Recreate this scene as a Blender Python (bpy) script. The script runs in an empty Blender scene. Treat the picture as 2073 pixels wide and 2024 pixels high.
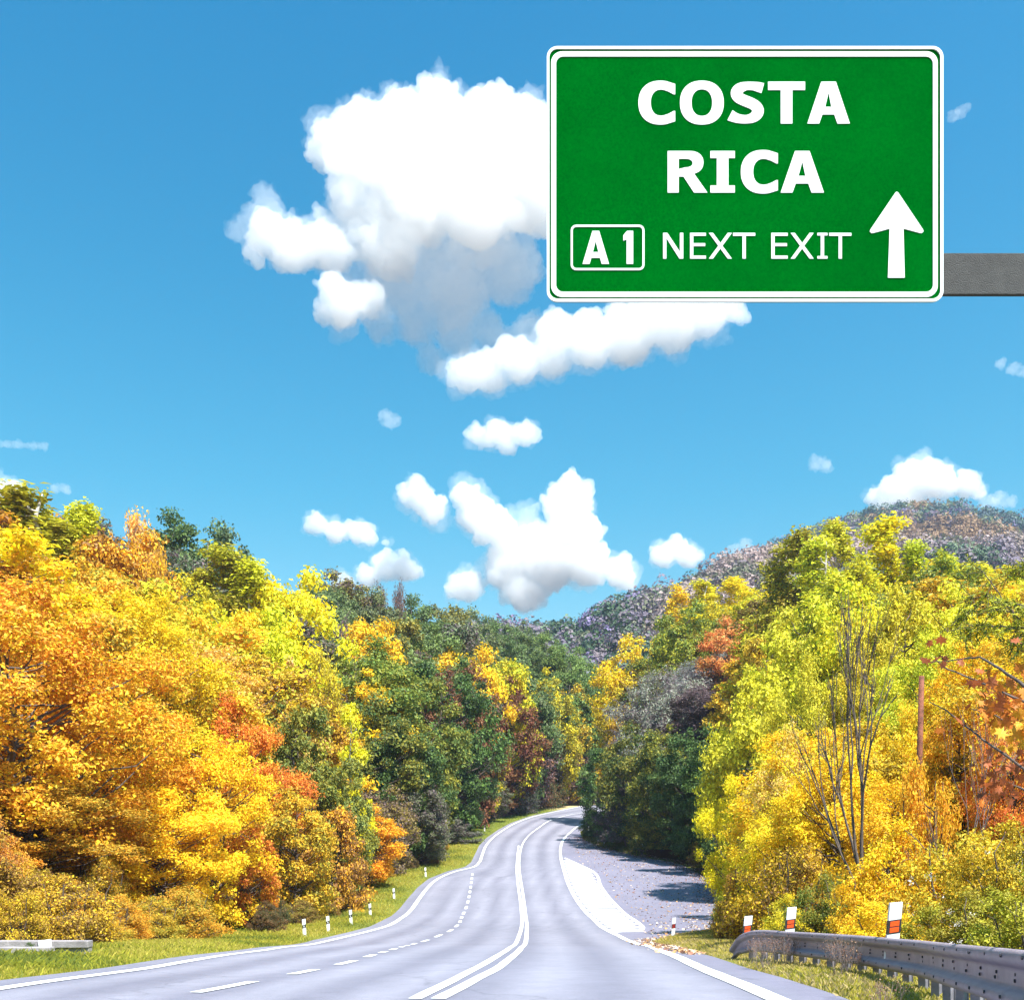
import bpy, bmesh, math, random
import numpy as np
from mathutils import Vector, Matrix, noise as mnoise

R = math.radians
rng = np.random.default_rng(7)
random.seed(7)
scene = bpy.context.scene
COL = scene.collection

# ------------------------------------------------------------------ camera
cam_d = bpy.data.cameras.new('camera')
cam = bpy.data.objects.new('camera', cam_d)
COL.objects.link(cam)
cam.location = (0, 0, 0)
cam.rotation_euler = (R(90), 0, 0)
cam_d.sensor_width = 36
cam_d.lens = 36
cam_d.shift_y = 0.3401
cam_d.clip_start = 0.1
cam_d.clip_end = 9000
scene.camera = cam

# ------------------------------------------------------------------ sky, sun, exposure
SUN = Vector((0.30, -0.41, 0.86)).normalized()       # direction towards the sun
sun_el = math.asin(SUN.z)
sun_az = math.atan2(SUN.x, SUN.y)
world = bpy.data.worlds.new('World')
scene.world = world
world.use_nodes = True
wn, wl = world.node_tree.nodes, world.node_tree.links
wn.clear()
w_out = wn.new('ShaderNodeOutputWorld')
w_bg = wn.new('ShaderNodeBackground')
w_sky = wn.new('ShaderNodeTexSky')
w_sky.sky_type = 'NISHITA'
w_sky.sun_disc = False
w_sky.sun_elevation = sun_el
w_sky.sun_rotation = sun_az
w_sky.altitude = 300
w_sky.air_density = 1.0
w_sky.dust_density = 1.0
w_sky.ozone_density = 2.0
w_hsv = wn.new('ShaderNodeHueSaturation')
w_hsv.inputs['Hue'].default_value = 0.474
w_hsv.inputs['Saturation'].default_value = 1.35
w_hsv.inputs['Value'].default_value = 1.0
wl.new(w_sky.outputs[0], w_hsv.inputs['Color'])
# the air pales towards the horizon and deepens overhead, the same all round
w_tc = wn.new('ShaderNodeTexCoord'); w_sep = wn.new('ShaderNodeSeparateXYZ'); w_rmp = wn.new('ShaderNodeValToRGB'); w_mul = wn.new('ShaderNodeMix')
wl.new(w_tc.outputs['Generated'], w_sep.inputs[0]); wl.new(w_sep.outputs['Z'], w_rmp.inputs[0])
_e = w_rmp.color_ramp.elements
_e[0].position = 0.05; _e[0].color = (1.9, 1.15, 0.88, 1)
_e[1].position = 0.66; _e[1].color = (0.0, 0.86, 1.0, 1)
_m = _e.new(0.32); _m.color = (0.65, 1.02, 0.95, 1)
w_mul.data_type = 'RGBA'; w_mul.blend_type = 'MULTIPLY'; w_mul.inputs[0].default_value = 1.0
wl.new(w_hsv.outputs[0], w_mul.inputs[6]); wl.new(w_rmp.outputs[0], w_mul.inputs[7])
wl.new(w_mul.outputs[2], w_bg.inputs['Color'])
w_bg.inputs['Strength'].default_value = 0.09
wl.new(w_bg.outputs[0], w_out.inputs['Surface'])

sun_d = bpy.data.lights.new('sun', 'SUN')
sun_d.energy = 5.0
sun_d.angle = R(0.53)
sun_d.color = (1.0, 0.96, 0.89)
sun = bpy.data.objects.new('sun', sun_d)
COL.objects.link(sun)
sun.rotation_euler = SUN.to_track_quat('Z', 'Y').to_euler()
sun.location = (30, -30, 60)

vs = scene.view_settings
vs.view_transform = 'Standard'
vs.look = 'None'
vs.exposure = 1.33
vs.gamma = 1.0
vs.use_curve_mapping = False
cy = scene.cycles
cy.max_bounces = 16
cy.diffuse_bounces = 4
cy.glossy_bounces = 3
cy.transmission_bounces = 5
cy.volume_bounces = 14
cy.transparent_max_bounces = 8
cy.use_denoising = True
cy.sample_clamp_indirect = 8

# ------------------------------------------------------------------ helpers
def tag(o, label=None, cat=None, group=None, kind=None):
    if label: o['label'] = label
    if cat: o['category'] = cat
    if group: o['group'] = group
    if kind: o['kind'] = kind
    return o

def link(o, parent=None):
    COL.objects.link(o)
    if parent is not None: o.parent = parent
    return o

def empty(name, loc=(0, 0, 0), rz=0.0):
    o = bpy.data.objects.new(name, None)
    o.empty_display_size = 0.3
    o.location = loc
    o.rotation_euler = (0, 0, rz)
    return link(o)

def np_mesh(name, V, F4=None, F3=None, mat=None, attrs=None, smooth=False):
    """V (n,3); F4 (m,4); F3 (k,3); attrs {name: per-face float array (quads first)}"""
    me = bpy.data.meshes.new(name)
    V = np.asarray(V, dtype=np.float32)
    loops, starts = [], []
    nq = 0 if F4 is None else len(F4)
    nt = 0 if F3 is None else len(F3)
    if nq: loops.append(np.asarray(F4, dtype=np.int32).ravel())
    if nt: loops.append(np.asarray(F3, dtype=np.int32).ravel())
    loops = np.concatenate(loops)
    starts = np.concatenate([np.arange(nq) * 4, nq * 4 + np.arange(nt) * 3]).astype(np.int32)
    me.vertices.add(len(V)); me.vertices.foreach_set('co', V.ravel())
    me.loops.add(len(loops)); me.loops.foreach_set('vertex_index', loops)
    me.polygons.add(nq + nt); me.polygons.foreach_set('loop_start', starts)
    me.update(calc_edges=True)
    me.polygons.foreach_set('use_smooth', np.full(nq + nt, bool(smooth)))
    if attrs:
        for k, a in attrs.items():
            a = np.asarray(a, dtype=np.float32)
            dom = 'FACE' if len(a) == nq + nt else 'POINT'
            if a.ndim == 1:
                at = me.attributes.new(k, 'FLOAT', dom); at.data.foreach_set('value', a)
            else:
                at = me.attributes.new(k, 'FLOAT_COLOR', dom)
                if a.shape[1] == 3: a = np.hstack([a, np.ones((len(a), 1), np.float32)])
                at.data.foreach_set('color', a.ravel())
    if mat: me.materials.append(mat)
    me.validate()
    return me

def bm_obj(name, bm, mat, parent=None, smooth=False, mats=None):
    bmesh.ops.recalc_face_normals(bm, faces=bm.faces)
    me = bpy.data.meshes.new(name)
    bm.to_mesh(me); bm.free()
    for m in (mats or [mat]): me.materials.append(m)
    if smooth:
        for p in me.polygons: p.use_smooth = True
    return link(bpy.data.objects.new(name, me), parent)

def add_box(bm, c, s, bevel=0.0, rot=None):
    r = bmesh.ops.create_cube(bm, size=1.0)
    vs_ = r['verts']
    M = Matrix.Translation(Vector(c)) @ (rot.to_4x4() if rot else Matrix.Identity(4)) @ Matrix.Diagonal((s[0], s[1], s[2], 1))
    bmesh.ops.transform(bm, matrix=M, verts=vs_)
    if bevel > 0:
        es = list({e for v in vs_ for e in v.link_edges})
        bmesh.ops.bevel(bm, geom=es, offset=bevel, segments=2, affect='EDGES', profile=0.6)

def tubes(polys, sides=6):
    """polys: list of (points (n,3), radii (n,)) -> V, F4 arrays"""
    VV, FF, off = [], [], 0
    ang = np.linspace(0, 2 * np.pi, sides, endpoint=False)
    ca, sa = np.cos(ang), np.sin(ang)
    for P, r in polys:
        P = np.asarray(P, float); r = np.asarray(r, float)
        n = len(P)
        T = np.gradient(P, axis=0)
        T /= np.linalg.norm(T, axis=1, keepdims=True) + 1e-9
        ref = np.array([0.31, 0.17, 0.93]) if abs(T[0][2]) < 0.85 else np.array([1.0, 0.1, 0])
        U = np.cross(T, ref); U /= np.linalg.norm(U, axis=1, keepdims=True) + 1e-9
        W = np.cross(T, U)
        ring = P[:, None, :] + r[:, None, None] * (U[:, None, :] * ca[None, :, None] + W[:, None, :] * sa[None, :, None])
        VV.append(ring.reshape(-1, 3))
        i = np.arange(n - 1)[:, None] * sides; j = np.arange(sides)[None, :]; k = (j + 1) % sides
        FF.append(np.stack([off + i + j, off + i + k, off + i + sides + k, off + i + sides + j], -1).reshape(-1, 4))
        off += n * sides
    return np.vstack(VV), np.vstack(FF)

def smooth01(a, b, x):
    t = np.clip((x - a) / (b - a), 0, 1)
    return t * t * (3 - 2 * t)

def pchip(xs, ys):
    xs = np.asarray(xs, float); ys = np.asarray(ys, float)
    h = np.diff(xs); dl = np.diff(ys) / h
    m = np.zeros_like(ys)
    m[1:-1] = np.where(dl[:-1] * dl[1:] > 0, 2 * dl[:-1] * dl[1:] / np.where(dl[:-1] + dl[1:] == 0, 1, dl[:-1] + dl[1:]), 0)
    m[0], m[-1] = dl[0], dl[-1]
    def f(x):
        x = np.clip(np.asarray(x, float), xs[0], xs[-1])
        i = np.clip(np.searchsorted(xs, x, side='right') - 1, 0, len(xs) - 2)
        t = (x - xs[i]) / h[i]
        return ((1 + 2 * t) * (1 - t) ** 2 * ys[i] + t * (1 - t) ** 2 * h[i] * m[i]
                + t * t * (3 - 2 * t) * ys[i + 1] + t * t * (t - 1) * h[i] * m[i + 1])
    return f

def vnoise(P):
    """smooth lattice noise in 0..1 for an (n,3) array"""
    I = np.floor(P).astype(np.int64); f = P - I; f = f * f * f * (f * (f * 6 - 15) + 10)
    def h(dx, dy, dz):
        q = ((I[:, 0] + dx) * 374761393 + (I[:, 1] + dy) * 668265263 + (I[:, 2] + dz) * 2147483647) & 0xffffffff
        q = ((q ^ (q >> 13)) * 1274126177) & 0xffffffff
        return ((q ^ (q >> 16)) & 0xffff) / 65535.0
    L = lambda a, b, t: a + (b - a) * t
    x00 = L(h(0, 0, 0), h(1, 0, 0), f[:, 0]); x10 = L(h(0, 1, 0), h(1, 1, 0), f[:, 0])
    x01 = L(h(0, 0, 1), h(1, 0, 1), f[:, 0]); x11 = L(h(0, 1, 1), h(1, 1, 1), f[:, 0])
    return L(L(x00, x10, f[:, 1]), L(x01, x11, f[:, 1]), f[:, 2])
# ------------------------------------------------------------------ materials
def mat_new(name):
    m = bpy.data.materials.new(name); m.use_nodes = True
    nt = m.node_tree
    b = nt.nodes['Principled BSDF']
    return m, nt, b

def N(nt, t, **kw):
    n = nt.nodes.new(t)
    for k, v in kw.items():
        if k in n.inputs: n.inputs[k].default_value = v
        else: setattr(n, k, v)
    return n

def ramp(nt, stops):
    r = nt.nodes.new('ShaderNodeValToRGB')
    el = r.color_ramp.elements
    while len(el) < len(stops): el.new(0.5)
    for e, (p, c) in zip(el, stops):
        e.position = p; e.color = (*c, 1) if len(c) == 3 else c
    return r

def mixc(nt, fac, a, b, blend='MIX'):
    n = nt.nodes.new('ShaderNodeMix'); n.data_type = 'RGBA'; n.blend_type = blend
    for sock, v in ((n.inputs[0], fac), (n.inputs[6], a), (n.inputs[7], b)):
        if isinstance(v, bpy.types.NodeSocket): nt.links.new(v, sock)
        elif isinstance(v, (int, float)): sock.default_value = v
        else: sock.default_value = (*v, 1)
    return n.outputs[2]

def simple_mat(name, col, rough=0.5, metal=0.0, nscale=8.0, namt=0.25, bump=0.0, bscale=60, coords='Object'):
    m, nt, b = mat_new(name)
    tc = N(nt, 'ShaderNodeTexCoord')
    n1 = N(nt, 'ShaderNodeTexNoise', Scale=nscale, Detail=6.0, Roughness=0.65)
    nt.links.new(tc.outputs[coords], n1.inputs['Vector'])
    r = ramp(nt, [(0.3, tuple(c * (1 - namt) for c in col)), (0.7, tuple(min(1, c * (1 + namt)) for c in col))])
    nt.links.new(n1.outputs['Fac'], r.inputs[0])
    nt.links.new(r.outputs[0], b.inputs['Base Color'])
    b.inputs['Roughness'].default_value = rough
    b.inputs['Metallic'].default_value = metal
    if bump:
        n2 = N(nt, 'ShaderNodeTexNoise', Scale=bscale, Detail=4.0)
        nt.links.new(tc.outputs[coords], n2.inputs['Vector'])
        bp = N(nt, 'ShaderNodeBump', Strength=bump, Distance=0.02)
        nt.links.new(n2.outputs['Fac'], bp.inputs['Height'])
        nt.links.new(bp.outputs[0], b.inputs['Normal'])
    return m

def leaf_mat(name, transl=0.42, vary=0.28, nscale=0.35, from_attr=False):
    m, nt, b = mat_new(name)
    out = nt.nodes['Material Output']
    rnd = N(nt, 'ShaderNodeAttribute', attribute_name='leaf_rand')
    if from_attr:
        a = N(nt, 'ShaderNodeAttribute', attribute_name='leaf_col')
        base = a.outputs['Color']
    else:
        oi = N(nt, 'ShaderNodeObjectInfo')
        at = N(nt, 'ShaderNodeAttribute', attribute_name='tint_two', attribute_type='OBJECT')
        tc = N(nt, 'ShaderNodeTexCoord')
        add = N(nt, 'ShaderNodeVectorMath', operation='ADD')
        nt.links.new(tc.outputs['Object'], add.inputs[0])
        sc_ = N(nt, 'ShaderNodeVectorMath', operation='SCALE'); sc_.inputs['Scale'].default_value = 37.0
        cmb = N(nt, 'ShaderNodeCombineXYZ')
        for k in range(3): nt.links.new(oi.outputs['Random'], cmb.inputs[k])
        nt.links.new(cmb.outputs[0], sc_.inputs[0])
        nt.links.new(sc_.outputs[0], add.inputs[1])
        no = N(nt, 'ShaderNodeTexNoise', Scale=nscale, Detail=3.0, Roughness=0.6)
        nt.links.new(add.outputs[0], no.inputs['Vector'])
        ma = N(nt, 'ShaderNodeMath', operation='MULTIPLY_ADD')      # noise + (rand-0.5)*0.5
        nt.links.new(rnd.outputs['Fac'], ma.inputs[0]); ma.inputs[1].default_value = 0.55
        nt.links.new(no.outputs['Fac'], ma.inputs[2])
        r = ramp(nt, [(0.52, (0, 0, 0)), (1.02 if False else 1.0, (1, 1, 1))])
        nt.links.new(ma.outputs[0], r.inputs[0])
        base = mixc(nt, r.outputs[0], oi.outputs['Color'], at.outputs['Color'])
    wn_ = N(nt, 'ShaderNodeTexWhiteNoise', noise_dimensions='1D')
    nt.links.new(rnd.outputs['Fac'], wn_.inputs['W'])
    mp = N(nt, 'ShaderNodeMapRange'); mp.inputs[3].default_value = 1 - vary; mp.inputs[4].default_value = 1 + vary
    nt.links.new(wn_.outputs['Value'], mp.inputs[0])
    vm = N(nt, 'ShaderNodeVectorMath', operation='SCALE')
    nt.links.new(base, vm.inputs[0]); nt.links.new(mp.outputs[0], vm.inputs['Scale'])
    nt.links.new(vm.outputs[0], b.inputs['Base Color'])
    b.inputs['Roughness'].default_value = 0.55
    b.inputs['Specular IOR Level'].default_value = 0.25
    tr = N(nt, 'ShaderNodeBsdfTranslucent')
    nt.links.new(vm.outputs[0], tr.inputs['Color'])
    mx = N(nt, 'ShaderNodeMixShader', Fac=transl)
    nt.links.new(b.outputs[0], mx.inputs[1]); nt.links.new(tr.outputs[0], mx.inputs[2])
    nt.links.new(mx.outputs[0], out.inputs['Surface'])
    return m

M_LEAF = leaf_mat('autumn_leaf', transl=0.30, vary=0.38)
M_FAR = leaf_mat('far_forest_leaf', transl=0.25, vary=0.07, from_attr=True)
M_GRASS = leaf_mat('grass_blade', transl=0.35, vary=0.3, from_attr=True)
M_LITTER = leaf_mat('fallen_leaf', transl=0.1, vary=0.35, from_attr=True)
M_BARK = simple_mat('bark', (0.10, 0.075, 0.06), 0.9, nscale=5, namt=0.45, bump=0.5, bscale=30)
M_TWIG = simple_mat('grey_twig', (0.17, 0.13, 0.12), 0.85, nscale=5, namt=0.3)
M_PALEBARK = simple_mat('pale_bark', (0.42, 0.38, 0.34), 0.8, nscale=4, namt=0.4)
M_POLEWOOD = simple_mat('red_brown_wood', (0.20, 0.065, 0.035), 0.85, nscale=9, namt=0.6, bump=0.8)
def paint_mat():
    m, nt, b = mat_new('road_paint')
    tc = N(nt, 'ShaderNodeTexCoord')
    n1 = N(nt, 'ShaderNodeTexNoise', Scale=26.0, Detail=6.0, Roughness=0.75); n2 = N(nt, 'ShaderNodeTexNoise', Scale=0.9, Detail=4.0)
    for n in (n1, n2): nt.links.new(tc.outputs['Object'], n.inputs['Vector'])
    ad = N(nt, 'ShaderNodeMath', operation='MULTIPLY_ADD'); ad.inputs[1].default_value = 0.5
    nt.links.new(n2.outputs['Fac'], ad.inputs[0]); nt.links.new(n1.outputs['Fac'], ad.inputs[2])
    r = ramp(nt, [(0.50, (.36, .35, .39)), (0.66, (.74, .74, .74)), (0.9, (.82, .82, .81))]); nt.links.new(ad.outputs[0], r.inputs[0])
    nt.links.new(r.outputs[0], b.inputs['Base Color']); b.inputs['Roughness'].default_value = .65
    return m
M_PAINT = paint_mat()
M_WHITE = simple_mat('white_plastic', (0.80, 0.80, 0.80), 0.45, nscale=6, namt=0.06)
M_BLACK = simple_mat('black_band', (0.02, 0.02, 0.022), 0.5, nscale=6, namt=0.2)
M_ORANGE = simple_mat('orange_reflector', (0.75, 0.09, 0.015), 0.25, nscale=40, namt=0.12)
M_REDBAND = simple_mat('dark_red_reflector', (0.30, 0.02, 0.015), 0.3, nscale=40, namt=0.2)
M_REFL = simple_mat('white_reflector', (0.6, 0.6, 0.62), 0.2, nscale=40, namt=0.1)
M_STEEL = simple_mat('galvanised_steel', (0.30, 0.245, 0.285), 0.5, 0.2, nscale=5, namt=0.18, bump=0.03)
M_STEELPOST = simple_mat('post_steel', (0.24, 0.23, 0.27), 0.55, 0.3, nscale=5, namt=0.3)
M_BOLT = simple_mat('dark_bolt', (0.05, 0.045, 0.05), 0.5, 0.5)
M_CONC = simple_mat('weathered_concrete', (0.30, 0.265, 0.27), 0.9, nscale=3, namt=0.35, bump=0.4, bscale=25)
M_ARM = simple_mat('grey_sprayed_steel', (0.034, 0.033, 0.032), 0.75, nscale=14, namt=0.3, bump=0.4, bscale=140)
M_SIGNW = simple_mat('sign_white', (0.80, 0.80, 0.80), 0.4, nscale=5, namt=0.03)

def sign_green():
    m, nt, b = mat_new('sign_green')
    tc = N(nt, 'ShaderNodeTexCoord')
    n1 = N(nt, 'ShaderNodeTexNoise', Scale=1.6, Detail=8.0, Roughness=0.7)
    n2 = N(nt, 'ShaderNodeTexNoise', Scale=55.0, Detail=5.0, Roughness=0.7)
    for n in (n1, n2): nt.links.new(tc.outputs['Object'], n.inputs['Vector'])
    c1 = ramp(nt, [(0.3, (0.0, 0.086, 0.006)), (0.7, (0.0, 0.118, 0.008))])
    nt.links.new(n1.outputs['Fac'], c1.inputs[0])
    c2 = ramp(nt, [(0.32, (0.74, 0.74, 0.74)), (0.72, (1.2, 1.2, 1.2))])
    nt.links.new(n2.outputs['Fac'], c2.inputs[0])
    nt.links.new(mixc(nt, 1.0, c1.outputs[0], c2.outputs[0], 'MULTIPLY'), b.inputs['Base Color'])
    b.inputs['Roughness'].default_value = 0.6
    b.inputs['Specular IOR Level'].default_value = 0.0
    return m
M_GREEN = sign_green()

def asphalt():
    m, nt, b = mat_new('worn_asphalt')
    tc = N(nt, 'ShaderNodeTexCoord')
    big = N(nt, 'ShaderNodeTexNoise', Scale=0.12, Detail=5.0, Roughness=0.6)
    fine = N(nt, 'ShaderNodeTexNoise', Scale=45.0, Detail=4.0, Roughness=0.7)
    mid = N(nt, 'ShaderNodeTexNoise', Scale=2.2, Detail=8.0, Roughness=0.8)
    for n in (big, fine, mid): nt.links.new(tc.outputs['Object'], n.inputs['Vector'])
    lane = N(nt, 'ShaderNodeAttribute', attribute_name='track')
    lay = N(nt, 'ShaderNodeAttribute', attribute_name='layby')
    base = ramp(nt, [(0.0, (0.155, 0.15, 0.195)), (1.0, (0.27, 0.262, 0.315))])
    nt.links.new(lane.outputs['Fac'], base.inputs[0])
    c = mixc(nt, lay.outputs['Fac'], base.outputs[0], (0.185, 0.175, 0.235))
    r1 = ramp(nt, [(0.3, (0.86, 0.86, 0.87)), (0.7, (1.1, 1.1, 1.1))]); nt.links.new(big.outputs['Fac'], r1.inputs[0])
    r2 = ramp(nt, [(0.3, (0.82, 0.82, 0.82)), (0.72, (1.14, 1.14, 1.14))]); nt.links.new(fine.outputs['Fac'], r2.inputs[0])
    r3 = ramp(nt, [(0.32, (0.84, 0.84, 0.84)), (0.7, (1.1, 1.1, 1.1))]); nt.links.new(mid.outputs['Fac'], r3.inputs[0])
    # long cracks and sealed seams
    vor = N(nt, 'ShaderNodeTexVoronoi', feature='DISTANCE_TO_EDGE', Scale=0.16); 
    wob = N(nt, 'ShaderNodeTexNoise', Scale=1.1, Detail=5.0)
    nt.links.new(tc.outputs['Object'], wob.inputs['Vector'])
    wv = N(nt, 'ShaderNodeVectorMath', operation='MULTIPLY_ADD'); wv.inputs[1].default_value = (1.6, 1.6, 0)
    nt.links.new(wob.outputs['Color'], wv.inputs[0]); nt.links.new(tc.outputs['Object'], wv.inputs[2]); nt.links.new(wv.outputs[0], vor.inputs['Vector'])
    rv = ramp(nt, [(0.0, (0.66, 0.66, 0.68)), (0.006, (1, 1, 1))]); nt.links.new(vor.outputs['Distance'], rv.inputs[0])
    c = mixc(nt, 0.75, c, rv.outputs[0], 'MULTIPLY')
    for r_ in (r1, r2, r3): c = mixc(nt, 1.0, c, r_.outputs[0], 'MULTIPLY')
    nt.links.new(c, b.inputs['Base Color'])
    b.inputs['Roughness'].default_value = 0.7
    bp = N(nt, 'ShaderNodeBump', Strength=0.25, Distance=0.01)
    nt.links.new(fine.outputs['Fac'], bp.inputs['Height']); nt.links.new(bp.outputs[0], b.inputs['Normal'])
    return m
M_ASPH = asphalt()

def ground_mat():
    m, nt, b = mat_new('ground_cover')
    tc = N(nt, 'ShaderNodeTexCoord')
    n1 = N(nt, 'ShaderNodeTexNoise', Scale=0.35, Detail=8.0, Roughness=0.7)
    n2 = N(nt, 'ShaderNodeTexNoise', Scale=7.0, Detail=6.0, Roughness=0.75)
    for n in (n1, n2): nt.links.new(tc.outputs['Object'], n.inputs['Vector'])
    vg = N(nt, 'ShaderNodeAttribute', attribute_name='verge')
    tan = N(nt, 'ShaderNodeAttribute', attribute_name='dry')
    litter = ramp(nt, [(0.3, (0.045, 0.03, 0.02)), (0.55, (0.10, 0.06, 0.025)), (0.75, (0.16, 0.085, 0.03))])
    nt.links.new(n2.outputs['Fac'], litter.inputs[0])
    gr = ramp(nt, [(0.3, (0.07, 0.095, 0.018)), (0.55, (0.17, 0.185, 0.03)), (0.75, (0.28, 0.24, 0.07))])
    nt.links.new(n2.outputs['Fac'], gr.inputs[0])
    g2 = mixc(nt, tan.outputs['Fac'], gr.outputs[0], (0.42, 0.33, 0.16))
    ad = N(nt, 'ShaderNodeMath', operation='MULTIPLY_ADD'); ad.inputs[1].default_value = 0.5
    nt.links.new(n1.outputs['Fac'], ad.inputs[0]); nt.links.new(vg.outputs['Fac'], ad.inputs[2])
    st = ramp(nt, [(0.6, (0, 0, 0)), (0.85, (1, 1, 1))]); nt.links.new(ad.outputs[0], st.inputs[0])
    nt.links.new(mixc(nt, st.outputs[0], litter.outputs[0], g2), b.inputs['Base Color'])
    b.inputs['Roughness'].default_value = 0.95
    b.inputs['Specular IOR Level'].default_value = 0.1
    bp = N(nt, 'ShaderNodeBump', Strength=0.6, Distance=0.08)
    nt.links.new(n2.outputs['Fac'], bp.inputs['Height']); nt.links.new(bp.outputs[0], b.inputs['Normal'])
    return m
M_GROUND = ground_mat()

# ------------------------------------------------------------------ road course (metres; camera eye at the origin)
F = 2073.0; CU = 1036.5; HV = 1717.0        # photograph's focal length, centre column, horizon row in pixels
PR = [(-60, -1.2), (-20, -1.35), (0, -1.46), (6, -1.51), (10.5, -1.56), (17, -1.95), (21, -2.21), (28, -2.74), (42, -3.647), (56, -3.728),
      (66, -3.28), (81, -2.266), (96, -1.065), (118, .968), (130, 2.13), (150, 4.12), (172, 6.39), (200, 9.0), (240, 11.5), (320, 12), (5000, 12)]
zroad = pchip([p[0] for p in PR], [p[1] for p in PR])
_yy = np.linspace(6, 215, 6000)
_vv = HV - F * zroad(_yy) / _yy
def road_pt(u, v):
    """point of the road surface that the survey row v, column u belongs to"""
    y = float(np.interp(-v, -_vv, _yy))
    return ((u - CU) / F * y, y)
def trace(pts): return np.array([road_pt(u, v) for u, v in pts])

LEFT = trace([(-330, 2052), (-120, 2021), (0, 2001), (108, 1985), (215, 1971), (359, 1949), (503, 1927), (610, 1913.5), (672, 1902), (744, 1885), (780, 1875), (815, 1856),
              (837, 1835), (851, 1815), (866, 1796), (887, 1778), (923, 1763), (959, 1754), (970, 1745), (975, 1733), (984, 1711), (998, 1695),
              (1020, 1679), (1045, 1665), (1081, 1652), (1121, 1643), (1160, 1635), (1189, 1630)])
LEFT = np.vstack([LEFT, [[26, 197], [40, 206], [60, 214]]])
CL = trace([(840, 2022), (887, 1999), (959, 1962), (995, 1942), (1031, 1919), (1048, 1901), (1055, 1880), (1056, 1851), (1053, 1822), (1049, 1794), (1046, 1761), (1047, 1736), (1050, 1711)])
CR = trace([(887, 2022), (923, 2004), (977, 1975), (1031, 1941), (1056, 1917), (1065, 1901), (1066.5, 1873), (1063, 1844), (1059, 1812), (1054, 1779), (1051, 1751), (1053, 1726),
            (1058, 1708), (1070, 1691), (1092, 1674), (1117, 1659), (1149, 1650), (1192, 1643)])
CR = np.vstack([CR, [[22, 182], [40, 192], [60, 199]]])
RIGHT = trace([(1700, 2075), (1570, 2022), (1498, 1991), (1419, 1959), (1351, 1929), (1308, 1914), (1282, 1907), (1257, 1896), (1225, 1880), (1196, 1855), (1171, 1826), (1153, 1794), (1142, 1762),
               (1135.5, 1736), (1135, 1715), (1142, 1697), (1156, 1683), (1174, 1670), (1196, 1662)])
RIGHT = np.vstack([RIGHT, [[18, 160], [30, 170], [60, 184]]])
DASH = trace([(330, 2022), (447, 2000), (553, 1979), (664, 1957), (715, 1945), (751, 1934), (779, 1926), (808, 1917.5), (848, 1907.5), (887, 1894), (912, 1883), (927, 1871), (937, 1851), (945, 1833), (950, 1812), (954, 1786), (957, 1764)])

def edge_fn(pts, lo):
    o = np.argsort(pts[:, 1]); ys = pts[o, 1]; xs = pts[o, 0]
    keep = np.concatenate([[True], np.diff(ys) > 0.05])
    ys, xs = ys[keep], xs[keep]
    ys = np.concatenate([[-80, lo[1]], ys]); xs = np.concatenate([[lo[0], lo[0]], xs])
    return lambda y: np.interp(y, ys, xs)
_lx = edge_fn(LEFT, (-6.2, -2))
_rx = edge_fn(RIGHT, (1.9, -2))
LAYBY = np.array([(36, 4.75), (39, 5.1), (42, 6.3), (44, 7.4), (46, 9.9), (50, 11.4), (57, 12.6), (64, 13.4), (74, 14.9), (82, 15.3), (90, 15.2), (94, 14.6), (98.5, 12.7), (105, 10.7), (110, 9.3), (118, 8.3), (129.5, 8.6), (140, 10.7)])
def xl(y): return _lx(y) - 0.75
def xr(y):
    y = np.asarray(y, float)
    base = _rx(y) + 0.75
    return np.where((y > 36) & (y < 140), np.maximum(base, np.interp(y, LAYBY[:, 0], LAYBY[:, 1])), base)

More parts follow.
